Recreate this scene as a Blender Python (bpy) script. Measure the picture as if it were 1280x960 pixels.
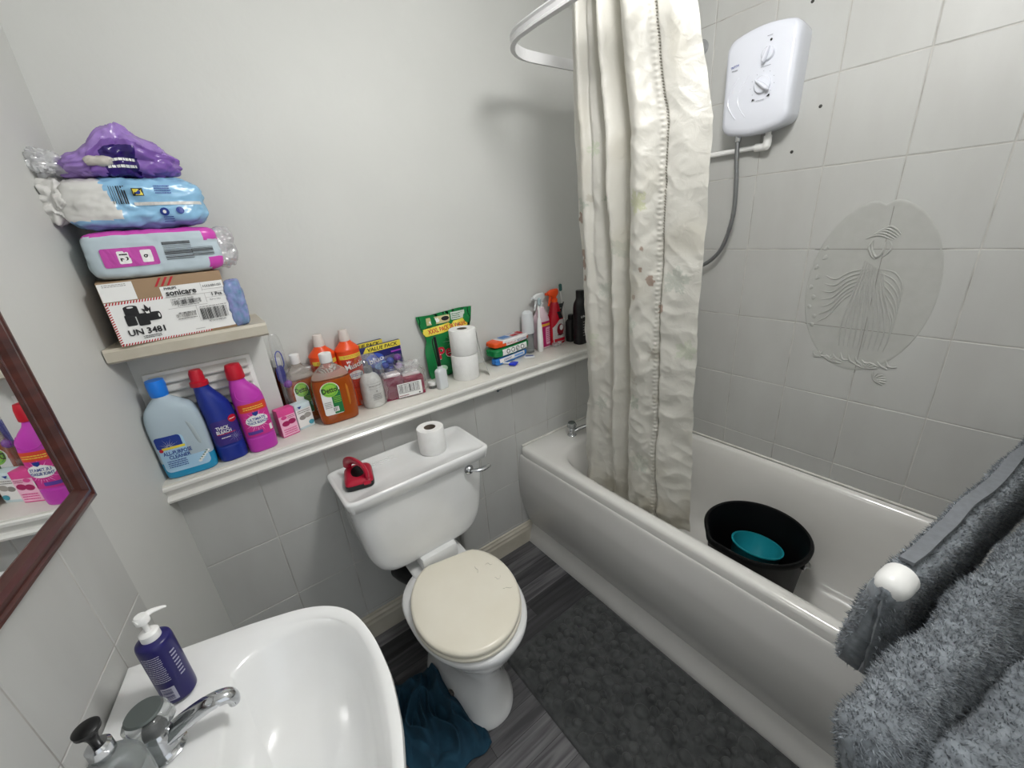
import bpy, bmesh, math, random
from mathutils import Vector, Matrix, noise
R = math.radians
PI = math.pi
C = bpy.context.scene.collection
for o in list(bpy.data.objects):
    bpy.data.objects.remove(o)
# ------------------------------------------------------------------ camera
cam_d = bpy.data.cameras.new('camera'); cam = bpy.data.objects.new('camera', cam_d); C.objects.link(cam)
cam_d.sensor_width = 36; cam_d.sensor_fit = 'HORIZONTAL'; cam_d.lens = 513.754 / 1280 * 36; cam_d.clip_start = 0.01
CAMP = Vector((0.5025, -1.3826, 1.5408))
cam.matrix_world = Matrix.Translation(CAMP) @ Matrix.Rotation(-0.62197, 4, 'Z') @ Matrix.Rotation(1.19995, 4, 'X') @ Matrix.Rotation(-0.080522, 4, 'Z')
bpy.context.scene.camera = cam
# ------------------------------------------------------------------ world + light + exposure
w = bpy.data.worlds.new('world'); bpy.context.scene.world = w; w.use_nodes = True
w.node_tree.nodes['Background'].inputs[0].default_value = (0.92, 0.96, 1.0, 1)
w.node_tree.nodes['Background'].inputs[1].default_value = 1.0      # made-up hallway fill light, enters by the unseen door set open for it
LAMP = (1.20, -1.0, 2.25)
ld = bpy.data.lights.new('ceiling_bulb', 'POINT'); ld.energy = 28.5; ld.shadow_soft_size = 0.11; ld.color = (1.0, 0.99, 0.98)
lo = bpy.data.objects.new('ceiling_bulb', ld); lo.location = LAMP; C.objects.link(lo)
vs = bpy.context.scene.view_settings
vs.view_transform = 'Standard'; vs.look = 'None'; vs.gamma = 1; vs.use_curve_mapping = False; vs.exposure = 0.0

# ------------------------------------------------------------------ materials
def lin(c):
    return tuple(((x / 12.92) if x <= 0.04045 else ((x + 0.055) / 1.055) ** 2.4) for x in c)
def hx(h):
    return lin(tuple(int(h[i:i + 2], 16) / 255 for i in (0, 2, 4)))
MATS = {}
def mat(name, col, rough=0.5, metal=0, trans=0, coat=0, ior=1.45, bump=None, vary=None, emit=None, sheen=0, sub=0, alpha=None):
    """procedural principled material. bump=(scale,strength,dist); vary=(scale,hex2,amount[,stretch])"""
    if name in MATS: return MATS[name]
    m = bpy.data.materials.new(name); m.use_nodes = True; MATS[name] = m
    nt = m.node_tree; N = nt.nodes; L = nt.links
    b = N['Principled BSDF']
    c = hx(col) if isinstance(col, str) else col
    b.inputs['Base Color'].default_value = (*c, 1)
    b.inputs['Roughness'].default_value = rough; b.inputs['Metallic'].default_value = metal
    b.inputs['IOR'].default_value = ior
    b.inputs['Transmission Weight'].default_value = trans
    b.inputs['Coat Weight'].default_value = coat; b.inputs['Coat Roughness'].default_value = 0.06
    b.inputs['Sheen Weight'].default_value = sheen
    if sub: b.inputs['Subsurface Weight'].default_value = sub; b.inputs['Subsurface Radius'].default_value = (0.01, 0.01, 0.01)
    if alpha is not None: b.inputs['Alpha'].default_value = alpha
    if emit: b.inputs['Emission Color'].default_value = (1, 0.98, 0.95, 1); b.inputs['Emission Strength'].default_value = emit
    tc = N.new('ShaderNodeTexCoord')
    if vary is None and bump is None: vary = (35, None, 0.04)
    if vary:
        nz = N.new('ShaderNodeTexNoise'); nz.inputs['Scale'].default_value = vary[0]; nz.inputs['Detail'].default_value = 5
        mp = N.new('ShaderNodeMapping')
        if len(vary) > 3: mp.inputs['Scale'].default_value = vary[3]
        L.new(tc.outputs['Object'], mp.inputs[0]); L.new(mp.outputs[0], nz.inputs['Vector'])
        c2 = hx(vary[1]) if vary[1] else tuple(x * 0.85 for x in c)
        rp = N.new('ShaderNodeValToRGB')
        a = vary[2]
        rp.color_ramp.elements[0].position = 0.35; rp.color_ramp.elements[1].position = 0.7
        rp.color_ramp.elements[0].color = (*c, 1)
        rp.color_ramp.elements[1].color = tuple(c[i] * (1 - a) + c2[i] * a for i in range(3)) + (1,)
        L.new(nz.outputs['Fac'], rp.inputs[0]); L.new(rp.outputs[0], b.inputs['Base Color'])
    if bump:
        nz2 = N.new('ShaderNodeTexNoise'); nz2.inputs['Scale'].default_value = bump[0]; nz2.inputs['Detail'].default_value = 4
        L.new(tc.outputs['Object'], nz2.inputs['Vector'])
        bp = N.new('ShaderNodeBump'); bp.inputs['Strength'].default_value = bump[1]; bp.inputs['Distance'].default_value = bump[2]
        L.new(nz2.outputs['Fac'], bp.inputs['Height']); L.new(bp.outputs[0], b.inputs['Normal'])
    return m
def film(name, tint='ffffff', gloss=0.16, rough=0.12, op=0.06):
    """thin clear plastic: transparent + a glossy sheet + a little milky diffuse"""
    if name in MATS: return MATS[name]
    m = bpy.data.materials.new(name); m.use_nodes = True; MATS[name] = m
    nt = m.node_tree; N = nt.nodes; L = nt.links; N.remove(N['Principled BSDF'])
    t = N.new('ShaderNodeBsdfTransparent'); g = N.new('ShaderNodeBsdfGlossy'); d = N.new('ShaderNodeBsdfDiffuse')
    g.inputs['Roughness'].default_value = rough; t.inputs[0].default_value = (*hx(tint), 1); d.inputs[0].default_value = (.85, .86, .87, 1)
    fr = N.new('ShaderNodeLayerWeight'); fr.inputs[0].default_value = 0.25
    ma = N.new('ShaderNodeMath'); ma.operation = 'MULTIPLY_ADD'; ma.inputs[1].default_value = 0.5; ma.inputs[2].default_value = gloss
    L.new(fr.outputs['Facing'], ma.inputs[0])
    m1 = N.new('ShaderNodeMixShader'); m2 = N.new('ShaderNodeMixShader'); m1.inputs[0].default_value = op
    L.new(t.outputs[0], m1.inputs[1]); L.new(d.outputs[0], m1.inputs[2])
    L.new(ma.outputs[0], m2.inputs[0]); L.new(m1.outputs[0], m2.inputs[1]); L.new(g.outputs[0], m2.inputs[2])
    L.new(m2.outputs[0], N['Material Output'].inputs[0])
    return m

WHITE = mat('white_plastic', 'eeeeec', .3)
CER = mat('white_ceramic', 'eceded', .12, coat=.6, vary=(6, 'e2e2df', .5))
CHROME = mat('chrome', 'c9cbce', .12, metal=1)
BLACK = mat('black_plastic', '0b0c0d', .35)
RED = mat('red_plastic', 'c0142c', .35)
INK = mat('black_ink', '151517', .5)
PAPER = mat('white_print', 'ececea', .45)
M = lambda n, c, r=.45, **k: mat(n, c, r, **k)

# ------------------------------------------------------------------ object helpers
def setp(o, label=None, cat=None, group=None, kind=None):
    if label: o['label'] = label
    if cat: o['category'] = cat
    if group: o['group'] = group
    if kind: o['kind'] = kind
    return o
def thing(name, label, cat, loc=(0, 0, 0), rz=0, group=None):
    o = bpy.data.objects.new(name, None); C.objects.link(o)
    o.location = loc; o.rotation_euler = (0, 0, R(rz)); o.empty_display_size = .02
    return setp(o, label, cat, group)
def obj(name, bm, mats, parent=None, smooth=True, ang=40, **k):
    me = bpy.data.meshes.new(name)
    bmesh.ops.recalc_face_normals(bm, faces=bm.faces[:]) if k.get('recalc', True) else None
    bm.normal_update()
    if smooth:
        for f in bm.faces: f.smooth = True
        for e in bm.edges:
            if len(e.link_faces) == 2 and e.calc_face_angle(0) > R(ang): e.smooth = False
    bm.to_mesh(me); bm.free()
    for m in (mats if isinstance(mats, (list, tuple)) else [mats]): me.materials.append(m)
    o = bpy.data.objects.new(name, me); C.objects.link(o)
    if parent: o.parent = parent
    if k.get('loc'): o.location = k['loc']
    return o
def struct(name, bm, mats, **k):
    o = obj(name, bm, mats, **k); o['kind'] = 'structure'; return o
def B(): return bmesh.new()
def box(bm, x0, y0, z0, x1, y1, z1, bev=0, mi=0, seg=2):
    r = bmesh.ops.create_cube(bm, size=1)
    for v in r['verts']:
        v.co = Vector(((x0 + x1) / 2 + v.co.x * (x1 - x0), (y0 + y1) / 2 + v.co.y * (y1 - y0), (z0 + z1) / 2 + v.co.z * (z1 - z0)))
    fs = {f for v in r['verts'] for f in v.link_faces}
    for f in fs: f.material_index = mi
    if bev:
        es = list({e for v in r['verts'] for e in v.link_edges})
        rr = bmesh.ops.bevel(bm, geom=es, offset=bev, segments=seg, affect='EDGES', profile=.5)
        for f in rr['faces']: f.material_index = mi
    return bm
def skin_rings(bm, rings, cap0=True, cap1=True, mi=0, closed=True):
    vv = [[bm.verts.new(p) for p in r] for r in rings]
    n = len(vv[0])
    for a, b in zip(vv[:-1], vv[1:]):
        for i in range(n if closed else n - 1):
            j = (i + 1) % n
            try:
                f = bm.faces.new((a[i], a[j], b[j], b[i])); f.material_index = mi
            except ValueError: pass
    if cap0:
        f = bm.faces.new(vv[0][::-1]); f.material_index = mi
    if cap1:
        f = bm.faces.new(vv[-1]); f.material_index = mi
    return vv
def lathe(bm, prof, c=(0, 0, 0), seg=32, mi=0, axis='Z', cap0=True, cap1=True):
    rings = []
    for r, z in prof:
        ring = []
        for i in range(seg):
            a = 2 * PI * i / seg; x = r * math.cos(a); y = r * math.sin(a)
            p = {'Z': (x, y, z), 'Y': (x, z, y), 'X': (z, x, y)}[axis]
            ring.append(Vector(p) + Vector(c))
        rings.append(ring)
    skin_rings(bm, rings, cap0, cap1, mi)
    return bm
def cat_pts(pts, n=8):
    P = [Vector(p) for p in pts]; out = []
    for i in range(len(P) - 1):
        p0 = P[max(i - 1, 0)]; p1 = P[i]; p2 = P[i + 1]; p3 = P[min(i + 2, len(P) - 1)]
        for k in range(n):
            t = k / n
            out.append(.5 * ((2 * p1) + (p2 - p0) * t + (2 * p0 - 5 * p1 + 4 * p2 - p3) * t * t + (3 * p1 - p0 - 3 * p2 + p3) * t ** 3))
    out.append(P[-1]); return out
def tube(bm, pts, r, seg=12, mi=0, smooth_n=0, cap=True, flat=None):
    P = cat_pts(pts, smooth_n) if smooth_n else [Vector(p) for p in pts]
    rings = []; up = None; n = len(P)
    for i, p in enumerate(P):
        d = (P[min(i + 1, n - 1)] - P[max(i - 1, 0)]).normalized()
        if up is None:
            up = Vector((0, 0, 1)) if abs(d.z) < .9 else Vector((1, 0, 0))
        s = d.cross(up).normalized(); up = s.cross(d).normalized()
        rr = r(i / (n - 1)) if callable(r) else r
        ra, rb = (rr, rr * (flat or 1))
        rings.append([p + s * ra * math.cos(2 * PI * k / seg) + up * rb * math.sin(2 * PI * k / seg) for k in range(seg)])
    skin_rings(bm, rings, cap, cap, mi)
    return bm
def sgnp(x, e): return math.copysign(abs(x) ** e, x)
def ring(z, cx, cy, a, b, n=2, seg=40):
    return [Vector((cx + a * sgnp(math.cos(t), 2 / n), cy + b * sgnp(math.sin(t), 2 / n), z)) for t in [2 * PI * (i + .5) / seg for i in range(seg)]]
class Loft:
    """sections (z, cx, a, b, n) (+cy) stacked in z; surf(x,z) is the front (-y) surface"""
    def __init__(s, secs, dense=5):
        secs = [tuple(q) + ((0,) if len(q) == 5 else ()) for q in secs]
        out = []
        for i in range(len(secs) - 1):
            p0, p1, p2, p3 = (secs[max(i - 1, 0)], secs[i], secs[i + 1], secs[min(i + 2, len(secs) - 1)])
            for k in range(dense):
                t = k / dense
                row = []
                for c in range(6):
                    h = p2[0] - p1[0] or 1e-6
                    m1 = (p2[c] - p0[c]) / ((p2[0] - p0[0]) or 1) * h; m2 = (p3[c] - p1[c]) / ((p3[0] - p1[0]) or 1) * h
                    lim = 3 * abs(p2[c] - p1[c])
                    m1 = max(-lim, min(lim, m1)); m2 = max(-lim, min(lim, m2))
                    row.append((2 * t**3 - 3 * t * t + 1) * p1[c] + (t**3 - 2 * t * t + t) * m1 + (-2 * t**3 + 3 * t * t) * p2[c] + (t**3 - t * t) * m2)
                out.append(tuple(row))
        out.append(secs[-1]); s.s = out
    def mesh(s, bm=None, mi=0, seg=40, z0=-1, z1=9, shrink=0):
        bm = bm or B()
        S = [q for q in s.s if z0 <= q[0] <= z1]
        skin_rings(bm, [ring(q[0], q[1], q[5], q[2] - shrink, q[3] - shrink, q[4], seg) for q in S], mi=mi)
        return bm
    def sec(s, z):
        S = s.s
        for a, b in zip(S[:-1], S[1:]):
            if a[0] <= z <= b[0]:
                t = (z - a[0]) / ((b[0] - a[0]) or 1); return [a[i] + (b[i] - a[i]) * t for i in range(6)]
        return S[0] if z < S[0][0] else S[-1]
    def surf(s, x, z):
        q = s.sec(z); u = min(.995, abs((x - q[1]) / q[2]))
        return q[5] - q[3] * (1 - u ** q[4]) ** (1 / q[4])
_txt = {}
def text_polys(s, bold=False):
    if (s, bold) in _txt: return _txt[(s, bold)]
    cu = bpy.data.curves.new('t', 'FONT'); cu.body = s; cu.size = 1; cu.align_x = 'CENTER'; cu.resolution_u = 2
    if bold: cu.offset = .022
    o = bpy.data.objects.new('t', cu); C.objects.link(o)
    dg = bpy.context.evaluated_depsgraph_get()
    me = o.evaluated_get(dg).to_mesh()
    P = [[(me.vertices[i].co.x, me.vertices[i].co.y) for i in p.vertices] for p in me.polygons]
    o.evaluated_get(dg).to_mesh_clear(); bpy.data.objects.remove(o)
    xs = [q[0] for p in P for q in p] or [0]; ys = [q[1] for p in P for q in p] or [0]
    cx = (min(xs) + max(xs)) / 2; W = max(xs) - min(xs)
    P = [[(x - cx, y) for x, y in p] for p in P]
    _txt[(s, bold)] = (P, W); return P, W
class Dec:
    """flat printed shapes in local x,z, later laid on a surface"""
    def __init__(s): s.p = []; s.m = []; s.l = 0
    def _a(s, pts, m):
        if m not in s.m: s.m.append(m)
        s.p.append((pts, s.m.index(m), s.l))
    def rect(s, x0, z0, x1, z1, m): s.l += 1; s._a([(x0, z0), (x1, z0), (x1, z1), (x0, z1)], m); return s
    def poly(s, pts, m): s.l += 1; s._a(list(pts), m); return s
    def ell(s, cx, cz, rx, rz, m, n=20): return s.poly([(cx + rx * math.cos(2 * PI * i / n), cz + rz * math.sin(2 * PI * i / n)) for i in range(n)], m)
    def rrect(s, x0, z0, x1, z1, r, m):
        pts = []
        for cx, cz, a0 in ((x1 - r, z1 - r, 0), (x0 + r, z1 - r, 90), (x0 + r, z0 + r, 180), (x1 - r, z0 + r, 270)):
            pts += [(cx + r * math.cos(R(a0 + k * 22.5)), cz + r * math.sin(R(a0 + k * 22.5))) for k in range(5)]
        return s.poly(pts, m)
    def star(s, cx, cz, r0, r1, n, m):
        s.l += 1
        for i in range(n):
            a = 2 * PI * i / n; d = PI / n * .5; rr = r1 * (1 if i % 2 else .7)
            s._a([(cx + r0 * math.cos(a - d), cz + r0 * math.sin(a - d)), (cx + rr * math.cos(a), cz + rr * math.sin(a)), (cx + r0 * math.cos(a + d), cz + r0 * math.sin(a + d))], m)
        return s
    def text(s, t, cx, cz, h, m, rot=0, wmax=None, bold=True, shear=0):
        s.l += 1; P, W = text_polys(t, bold); k = h / .7; kx = k
        if wmax and W * k > wmax: kx = wmax / W
        ca, sa = math.cos(R(rot)), math.sin(R(rot))
        for p in P:
            q = [((x + shear * y) * kx, y * k - h / 2) for x, y in p]
            s._a([(cx + x * ca - y * sa, cz + x * sa + y * ca) for x, y in q], m)
        return s
    def bars(s, x0, z0, x1, z1, n, m, seed=1, vert=True):
        s.l += 1; rd = random.Random(seed); x = 0; step = 1 / n
        for i in range(n):
            wd = step * rd.choice((.25, .4, .6, .75)); a = i * step; b = a + wd
            if vert: s._a([(x0 + (x1 - x0) * a, z0), (x0 + (x1 - x0) * b, z0), (x0 + (x1 - x0) * b, z1), (x0 + (x1 - x0) * a, z1)], m)
            else: s._a([(x0, z0 + (z1 - z0) * a), (x1, z0 + (z1 - z0) * a), (x1, z0 + (z1 - z0) * b), (x0, z0 + (z1 - z0) * b)], m)
        return s
    def lines(s, x0, z0, x1, z1, n, m, seed=3):
        """tiny unreadable small print as short dashes"""
        s.l += 1; rd = random.Random(seed); dz = (z1 - z0) / n
        for i in range(n):
            x = x0; zz = z0 + dz * (i + .25)
            while x < x1 - .001:
                wd = rd.uniform(.05, .16) * (x1 - x0); e = min(x + wd, x1)
                s._a([(x, zz), (e, zz), (e, zz + dz * .4), (x, zz + dz * .4)], m); x = e + .02 * (x1 - x0)
        return s
    def build(s, name, parent, surf, step=.004, eps=.00022, fn=None):
        bm = B()
        for pts, mi, l in s.p:
            try:
                vs_ = [bm.verts.new((x, -l * eps - .0004, z)) for x, z in pts]; f = bm.faces.new(vs_); f.material_index = mi
            except ValueError: pass
        if callable(surf):
            xs = [v.co.x for v in bm.verts]; zs = [v.co.z for v in bm.verts]
            for k, (lo_, hi_) in ((0, (min(xs), max(xs))), (2, (min(zs), max(zs)))):
                q = lo_ + step
                while q < hi_:
                    co = Vector((0, 0, 0)); co[k] = q; no = Vector((0, 0, 0)); no[k] = 1
                    bmesh.ops.bisect_plane(bm, geom=bm.verts[:] + bm.edges[:] + bm.faces[:], dist=1e-6, plane_co=co, plane_no=no)
                    q += step * (1 if k == 0 else 2)
            for v in bm.verts: v.co.y += surf(v.co.x, v.co.z)
        else:
            for v in bm.verts: v.co.y += surf
        if fn:
            for v in bm.verts: v.co = fn(v.co)
        me = bpy.data.meshes.new(name); bm.to_mesh(me); bm.free()
        for m in s.m: me.materials.append(m)
        o = bpy.data.objects.new(name, me); C.objects.link(o); o.parent = parent
        return o
def nz(p, sc, seed=0): return noise.noise(Vector(p) * sc + Vector((seed * 7.3, seed * 3.1, seed * 1.7)))

# ================================================================== SETTING
XR = 2.19; YB = .165; ZC = 2.36; YR = -1.78
AL = R(-11); DL = .462
LW0 = Vector((CAMP.x - math.cos(AL) * DL, CAMP.y - math.sin(AL) * DL, 0))       # left wall frame: X out of the wall, Y along it to the back
def lw(X, Y, z=0): return Vector((LW0.x + X * math.cos(AL) - Y * math.sin(AL), LW0.y + X * math.sin(AL) + Y * math.cos(AL), z))
def plaster(name, c, c2):
    return mat(name, c, .55, vary=(3.0, c2, .8), bump=(18, .12, .01))
PLAS = plaster('white_paint', 'cfd0cc', 'cacbc7')
def tile_mat(name, c='bebfbc', c2='afaeab'):
    m = mat(name, c, .42, vary=(9, c2, .45, (1, 1, .35)))
    nt = m.node_tree; b = nt.nodes['Principled BSDF']
    return m
TILE = tile_mat('tile_glaze')
GROUT = mat('grout', 'c9c7c2', .8, vary=(11, '4a443c', .5))
PLT = mat('mural_glaze', 'b5b6b2', .42, vary=(30, 'a9a9a4', .4))
def tiles(bm, us, vs_, place, gap=.0013, th=.0012, bev=.0016):
    """raised bevelled tiles for each cell of the grid; place(u,v,h) -> point"""
    for u0, u1 in zip(us[:-1], us[1:]):
        for v0, v1 in zip(vs_[:-1], vs_[1:]):
            o_ = [(u0 + gap, v0 + gap), (u1 - gap, v0 + gap), (u1 - gap, v1 - gap), (u0 + gap, v1 - gap)]
            i_ = [(u0 + gap + bev, v0 + gap + bev), (u1 - gap - bev, v0 + gap + bev), (u1 - gap - bev, v1 - gap - bev), (u0 + gap + bev, v1 - gap - bev)]
            a = [bm.verts.new(place(*p, 0)) for p in o_]; b = [bm.verts.new(place(*p, th)) for p in i_]
            for k in range(4): bm.faces.new((a[k], a[(k + 1) % 4], b[(k + 1) % 4], b[k])).material_index = 0
            bm.faces.new(b).material_index = 0
def quad(bm, pts, mi=0):
    f = bm.faces.new([bm.verts.new(p) for p in pts]); f.material_index = mi; return f
# floor
def floor_mat():
    m = bpy.data.materials.new('vinyl_planks'); m.use_nodes = True; nt = m.node_tree; N = nt.nodes; L = nt.links; b = N['Principled BSDF']
    tc = N.new('ShaderNodeTexCoord'); br = N.new('ShaderNodeTexBrick'); mp = N.new('ShaderNodeMapping')
    br.inputs['Scale'].default_value = 1; br.inputs['Brick Width'].default_value = .42; br.inputs['Row Height'].default_value = .075
    br.inputs['Mortar Size'].default_value = .0008; br.inputs['Color1'].default_value = (*hx('6c6b6e'), 1); br.inputs['Color2'].default_value = (*hx('323235'), 1)
    br.inputs['Mortar'].default_value = (*hx('1a1a1c'), 1); br.offset = .37
    L.new(tc.outputs['Object'], br.inputs['Vector'])
    n1 = N.new('ShaderNodeTexNoise'); mp.inputs['Scale'].default_value = (3, 45, 1); n1.inputs['Scale'].default_value = 1.2; n1.inputs['Detail'].default_value = 8; n1.inputs['Distortion'].default_value = .6
    L.new(tc.outputs['Object'], mp.inputs[0]); L.new(mp.outputs[0], n1.inputs['Vector'])
    rp = N.new('ShaderNodeValToRGB'); rp.color_ramp.elements[0].position = .35; rp.color_ramp.elements[1].position = .68
    rp.color_ramp.elements[0].color = (.42, .42, .43, 1); rp.color_ramp.elements[1].color = (1.25, 1.25, 1.22, 1)
    L.new(n1.outputs['Fac'], rp.inputs[0])
    mx = N.new('ShaderNodeMix'); mx.data_type = 'RGBA'; mx.blend_type = 'MULTIPLY'; mx.inputs[0].default_value = 1
    L.new(br.outputs['Color'], mx.inputs[6]); L.new(rp.outputs[0], mx.inputs[7]); L.new(mx.outputs[2], b.inputs['Base Color'])
    b.inputs['Roughness'].default_value = .42
    return m
bm = B(); quad(bm, [(-.2, YR, 0), (XR, YR, 0), (XR, YB, 0), (-.2, YB, 0)]); struct('floor', bm, floor_mat(), smooth=False)
bm = B(); quad(bm, [(-.2, YR, ZC), (-.2, YB, ZC), (XR, YB, ZC), (XR, YR, ZC)]); struct('ceiling', bm, plaster('ceiling_white', 'f4f4f2', 'eeeeec'), smooth=False)
# back wall: tiled half wall in front (y=0), plastered wall behind it (y=YB)
bm = B(); quad(bm, [(.2, YB, .9), (XR, YB, .9), (XR, YB, ZC), (.2, YB, ZC)]); struct('wall_back', bm, PLAS, smooth=False)
ZS = [0.129 - .251, 0.129, .380, .631, .882, .925]
ZS[0] = 0
XS = [.287, .4885] + [.4885 + .2 * k for k in range(1, 9)] + [XR]
bm = B(); quad(bm, [(.2, 0, 0), (XR, 0, 0), (XR, 0, .93), (.2, 0, .93)], 1)
tiles(bm, XS, ZS, lambda u, v, h: (u, -h, v))
struct('wall_back_lower', bm, [TILE, GROUT], smooth=False)
# right wall tiled full height, tile joints every 0.2 x 0.251
YS = [YR] + [-(.019 + .2 * k) for k in range(8, -1, -1)] + [YB]
ZR = [.2, .380, .631, .882, 1.133, 1.384, 1.635, 1.886, 2.137, ZC]
bm = B(); quad(bm, [(XR, YR, 0), (XR, YR, ZC), (XR, YB, ZC), (XR, YB, 0)], 1)
tiles(bm, YS, ZR, lambda u, v, h: (XR - h, u, v))
struct('wall_right', bm, [TILE, GROUT], smooth=False)
# left wall (not square to the others), tiled low part ends short of the corner
bm = B()
PX = -.011
quad(bm, [lw(PX, -.6, 0), lw(PX, -.6, ZC), lw(PX, 1.62, ZC), lw(PX, 1.62, 0)], 1)
TE = .9465
tiles(bm, [TE - .133 - .2 * k for k in range(6, -1, -1)] + [TE], [0, .129, .380, .631, .882, 1.135], lambda u, v, h: lw(h - .001, u, v))
YE = [TE - .133 - .2 * 6, TE]
quad(bm, [lw(-.0012, YE[0], 0), lw(-.0012, YE[1], 0), lw(-.0012, YE[1], 1.136), lw(-.0012, YE[0], 1.136)], 2)
quad(bm, [lw(PX, TE, 0), lw(-.0012, TE, 0), lw(-.0012, TE, 1.136), lw(PX, TE, 1.136)], 0)
struct('wall_left', bm, [TILE, PLAS, GROUT], smooth=False)
DX0, DX1, DZ = .08, .92, 2.0
bm = B()
for a, b, c, d_ in ((-.3, DX0, 0, ZC), (DX1, XR, 0, ZC), (DX0, DX1, DZ, ZC)): box(bm, a, YR - .1, c, b, YR, d_)
struct('wall_front', bm, PLAS, smooth=False)
# unseen doorway and door, opened to admit the world's fill light; casing around it
bm = B(); box(bm, DX0 - .04, YR - .86, .01, DX0, YR - .1, 1.98, .003)
for z0, z1 in ((.2, .9), (1.05, 1.8)): box(bm, DX0 - .002, YR - .74, z0, DX0 + .008, YR - .22, z1, .006)
struct('door_1', bm, mat('door_paint', 'd8d6d0', .4))
bm = B()
for a, b, c, d_ in ((DX0 - .06, DX0, 0, DZ + .06), (DX1, DX1 + .06, 0, DZ + .06), (DX0, DX1, DZ, DZ + .06)): box(bm, a, YR, c, b, YR + .015, d_, .003)
struct('trim_2', bm, mat('door_paint', 'd8d6d0', .4))
# skirting board on the back wall
bm = B()
prof = [(0, 0), (-.018, 0), (-.018, .075), (-.014, .085), (-.014, .095), (-.008, .104), (-.007, .112), (0, .116)]
skin_rings(bm, [[Vector((x, y, z)) for y, z in prof] for x in (.299, 1.545)])
struct('baseboard_back', bm, mat('cream_gloss', 'c9c4b6', .35, vary=(9, 'a59d8a', .5)), ang=20)
# sealant bead around the bath
bm = B(); tube(bm, [(XR - .003, -1.69, .556), (XR - .003, -.004, .556), (1.52, -.004, .556)], .005, 8)
struct('trim_1', bm, mat('sealant', 'e3e2dc', .4, vary=(20, 'a8a498', .5)))

# ------------------------------------------------------------------ long shelf on top of the tiled half wall
SZ = .955
t = thing('wall_shelf', 'long white shelf with moulded front edge running above the tiles', 'shelf', (0, 0, 0))
SHM = mat('shelf_paint', 'dedcd5', .35, vary=(7, 'cbc7bc', .6))
bm = B(); box(bm, .255, -.046, SZ - .022, XR, YB, SZ, .002)
# left end trimmed to wall angle by starting a little inside the wall plane
obj('board', bm, SHM, t)
bm = B()
pr = [(-.0, SZ - .021), (-.050, SZ - .004), (-.054, SZ - .008), (-.054, SZ - .016), (-.047, SZ - .019), (-.044, SZ - .026), (-.040, SZ - .034), (-.040, SZ - .038), (-.049, SZ - .041), (-.054, SZ - .047), (-.052, SZ - .054), (-.044, SZ - .058), (-.034, SZ - .055), (-.001, SZ - .046)]
skin_rings(bm, [[Vector((x, y, z)) for y, z in pr] for x in (.276, XR - .001)])
obj('edge_moulding', bm, mat('moulding_gloss', 'e2e1dc', .25, coat=.3), t, ang=18)
# tiny blue cable clip under moulding
bm = B(); lathe(bm, [(.004, -.004), (.005, 0), (.0035, .004)], (0, 0, 0), 12, axis='X')
tube(bm, [(0, 0, 0), (.02, .002, .002)], .0015, 6)
setp(obj('hook', bm, mat('dark_blue_metal', '2a3640', .4), loc=(1.385, -.047, SZ - .062)), 'small dark screw hook fixed beneath the shelf edge, under the toilet rolls', 'hook')

# ------------------------------------------------------------------ boxing with vent and stone-coloured ledge
t = thing('vent_boxing', 'white boxed-in duct with louvred vent beneath the high ledge', 'boxing', (0, 0, 0))
bm = B(); box(bm, .275, .062, SZ, .62, YB, 1.298, .004); obj('box_panel', bm, PLAS, t)
bm = B()
box(bm, .318, .050, 1.0, .572, .063, 1.238, .004)
g = obj('vent_frame', bm, WHITE, t)
bm = B()
for k in range(9):
    z = 1.015 + k * .0245
    skin_rings(bm, [[Vector((x, y, zz)) for y, zz in ((.049, z), (.036, z - .004), (.035, z + .0), (.049, z + .017))] for x in (.330, .560)])
obj('louvre', bm, mat('vent_white', 'dcdcd8', .35), g, ang=20)
t = thing('high_ledge', 'cream stone-coloured ledge high in the corner holding the box and packs', 'ledge', (0, 0, 0))
bm = B()
pr = [(YB, 1.298), (-.038, 1.298), (-.048, 1.304), (-.050, 1.328), (-.046, 1.335), (YB, 1.335)]
a = [Vector((.283 + (-.0 if y < 0 else .03), y, z)) for y, z in pr]; b = [Vector((.628, y, z)) for y, z in pr]
skin_rings(bm, [a, b]); obj('slab', bm, mat('stone_paint', 'c9c3b4', .45, vary=(12, 'b3aa97', .5)), t, ang=18)

# ------------------------------------------------------------------ ceiling lamp (the room's light, out of frame)
t = thing('ceiling_light', 'round white ceiling light above the middle of the room', 'lamp', (LAMP[0], LAMP[1], ZC))
bm = B(); lathe(bm, [(.0, 0), (.11, 0), (.11, -.02), (.10, -.03), (0, -.03)][1:4], seg=40); obj('lamp_base', bm, WHITE, t)
bm = B(); lathe(bm, [(.012, -.03), (.02, -.045), (.02, -.06)], seg=20); obj('lamp_holder', bm, WHITE, t)

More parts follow.
